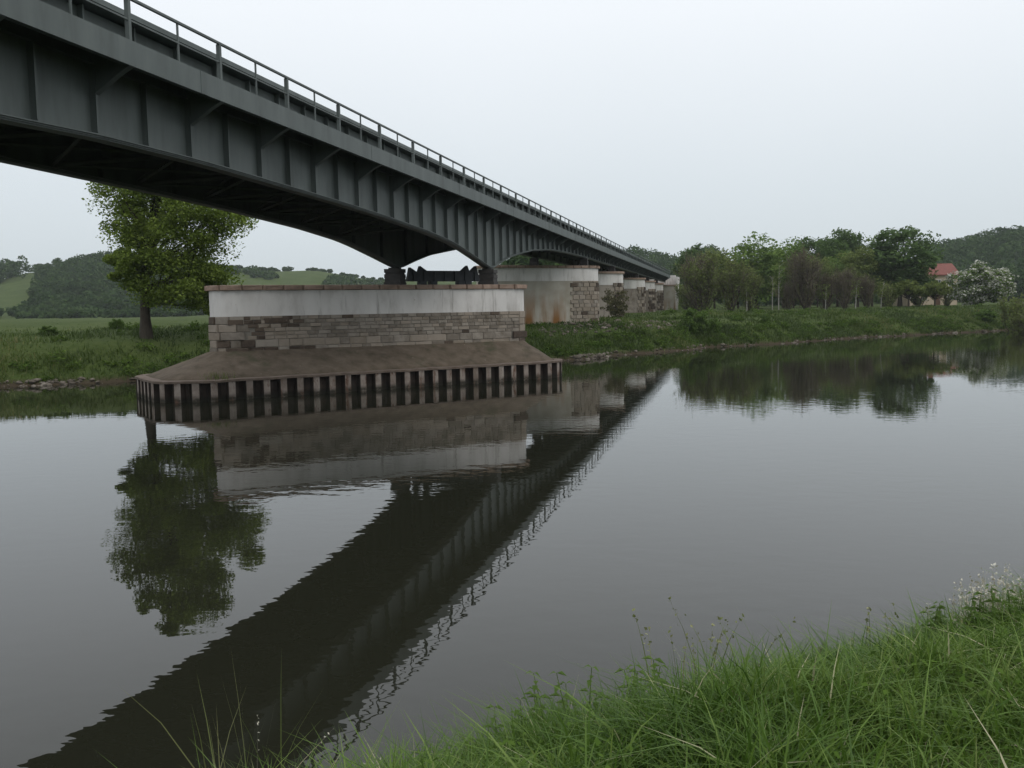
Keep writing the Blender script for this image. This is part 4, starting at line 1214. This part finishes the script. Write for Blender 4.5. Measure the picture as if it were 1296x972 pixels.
stalk_tuft('dry_reed', 'pale dry grass stalks at the right edge of the bank', STL, 1262, 5.7, 46, .30, .58, 'dry', 1, True, .12, .3, .012)
stalk_tuft('dry_reed', 'pale dry stalks cut by the right picture edge', STL, 1298, 5.6, 36, .30, .56, 'dry', 2, True, .09, .3, .012)
stalk_tuft('dry_reed', 'few pale dry stalks left of the dense dry clump', STL, 1234, 5.8, 16, .30, .56, 'dry', 3, True, .05, .35, .012)
stalk_tuft('tall_grass_plant', 'tall dark grass stems standing out against the water', STL, 886, 4.5, 14, .45, .72, 'stem', 4, True, .14, .35, .011)
stalk_tuft('dry_reed', 'two bleached bent stalks among the tall dark stems', STL, 905, 4.4, 4, .35, .62, 'dry', 5, False, .06, .8)
stalk_tuft('dry_reed', 'single bleached branching stalk beside the nettles', STL, 572, 4.7, 3, .3, .5, 'dry', 6, True, .02, .5, .012)
stalk_tuft('tall_grass_plant', 'tall slender grass stems at the bottom left in front of the dark reflection', STL, 290, 5.4, 24, .8, 1.5, 'stem', 7, False, .2, .3, .013)
stalk_tuft('dry_reed', 'drooping dry seed heads among the slender stems at bottom left', STL, 296, 5.2, 7, .55, .8, 'dry', 8, True, .14, 1.1, .011)
stalk_tuft('tall_grass_plant', 'dark grass stems on the crest in the middle of the near bank', STL, 1130, 5.2, 10, .3, .52, 'stem', 9, True, .25, .4, .011)

def nettle(px, d, label, seed, H=.45, n=9, spread=.18):
    r = np.random.default_rng(seed); bx, by = at(px, d); bz = float(ground_z(bx, by))
    t = empty('nettle_plant', (bx, by, bz)); tag(t, label, 'plant', 'nettles on the near bank')
    mb = MB(); V = []; Q = []
    for k in range(n):
        p = np.array([r.normal(0, spread), r.normal(0, spread * .7), -.03]); p[2] += float(ground_z(bx + p[0], by + p[1])) - bz
        hh = H * r.uniform(.6, 1.1); tip = p + np.array([r.normal(0, .05), r.normal(0, .05), hh])
        tube(mb, [p, (p + tip) / 2 + r.normal(size=3) * .01, tip], [.004, .0035, .002], 4)
        for j in range(7):
            q = p + (tip - p) * (.3 + .7 * j / 6)
            for s in range(2):
                an = j * 1.57 + s * math.pi + r.uniform(-.3, .3); L_ = .085 * (1.15 - .09 * j) * r.uniform(.8, 1.2)
                dv = np.array([math.cos(an), math.sin(an), r.uniform(-.25, .25)]); sd_ = np.array([-math.sin(an), math.cos(an), 0]) * L_ * .24
                b0 = len(V); V += [q, q + dv * L_ * .4 + sd_ + [0, 0, .008], q + dv * L_ - [0, 0, .012], q + dv * L_ * .4 - sd_ + [0, 0, .008]]; Q.append([b0, b0 + 1, b0 + 2, b0 + 3])
    obj('stems', newmesh('stems', mb.v, mb.f), M['leaf_a'], t)
    obj('leaves', npmesh('leaves', np.array(V), np.array(Q)), M['leaf_d'], t)
nettle(608, 4.6, 'leafy nettle plant at the left end of the near grass', 1)
nettle(690, 4.5, 'dark leafy nettle clump left of the tall dark stems', 2, .5, 12)
nettle(745, 4.4, 'nettle plant right of the dark nettle clump', 3, .42)
nettle(1196, 5.6, 'dark nettle shoot left of the dry reeds', 4, .4, 6, .08)
nettle(1265, 5.5, 'nettle shoots between the pale dry stalks', 5, .42, 7, .12)
nettle(480, 4.5, 'low nettle plant near the bottom edge', 6, .35, 7, .15)

r = np.random.default_rng(5)
gx, gy, _, _ = samp(SH, l_at_s(SH, -8.6))
tf = empty('apron_weed', (float(gx) - .5, float(gy) + .6, ZSH + .1)); tag(tf, 'tuft of pale grass on the left corner of the concrete apron', 'plant')
V, Q, T, a = blades(r.normal(0, .45, 160), r.normal(0, .3, 160), np.full(160, -.08), r.uniform(.2, .55, 160), np.full(160, .03), r, r.uniform(.5, 1, 160), 3, .6)
obj('stalks', npmesh('stalks', V, Q, T, a), M['grass_far'], tf)['kind'] = 'stuff'

# ------------------------------------------------------------------ haze
hm = bpy.data.materials.new('haze'); hm.use_nodes = True
t = hm.node_tree; t.nodes.remove(t.nodes['Principled BSDF'])
pv = t.nodes.new('ShaderNodeVolumePrincipled'); pv.inputs['Color'].default_value = (.86, .92, .96, 1); pv.inputs['Density'].default_value = .00015
pv.inputs['Anisotropy'].default_value = 0.0
t.links.new(pv.outputs[0], t.nodes['Material Output'].inputs['Volume'])
hb = MB().box(-1450, 1450, -1450, 1450, -5, 62).build('haze', hm); tag(hb, 'thin pale haze in the air over the valley', 'haze', kind='stuff')
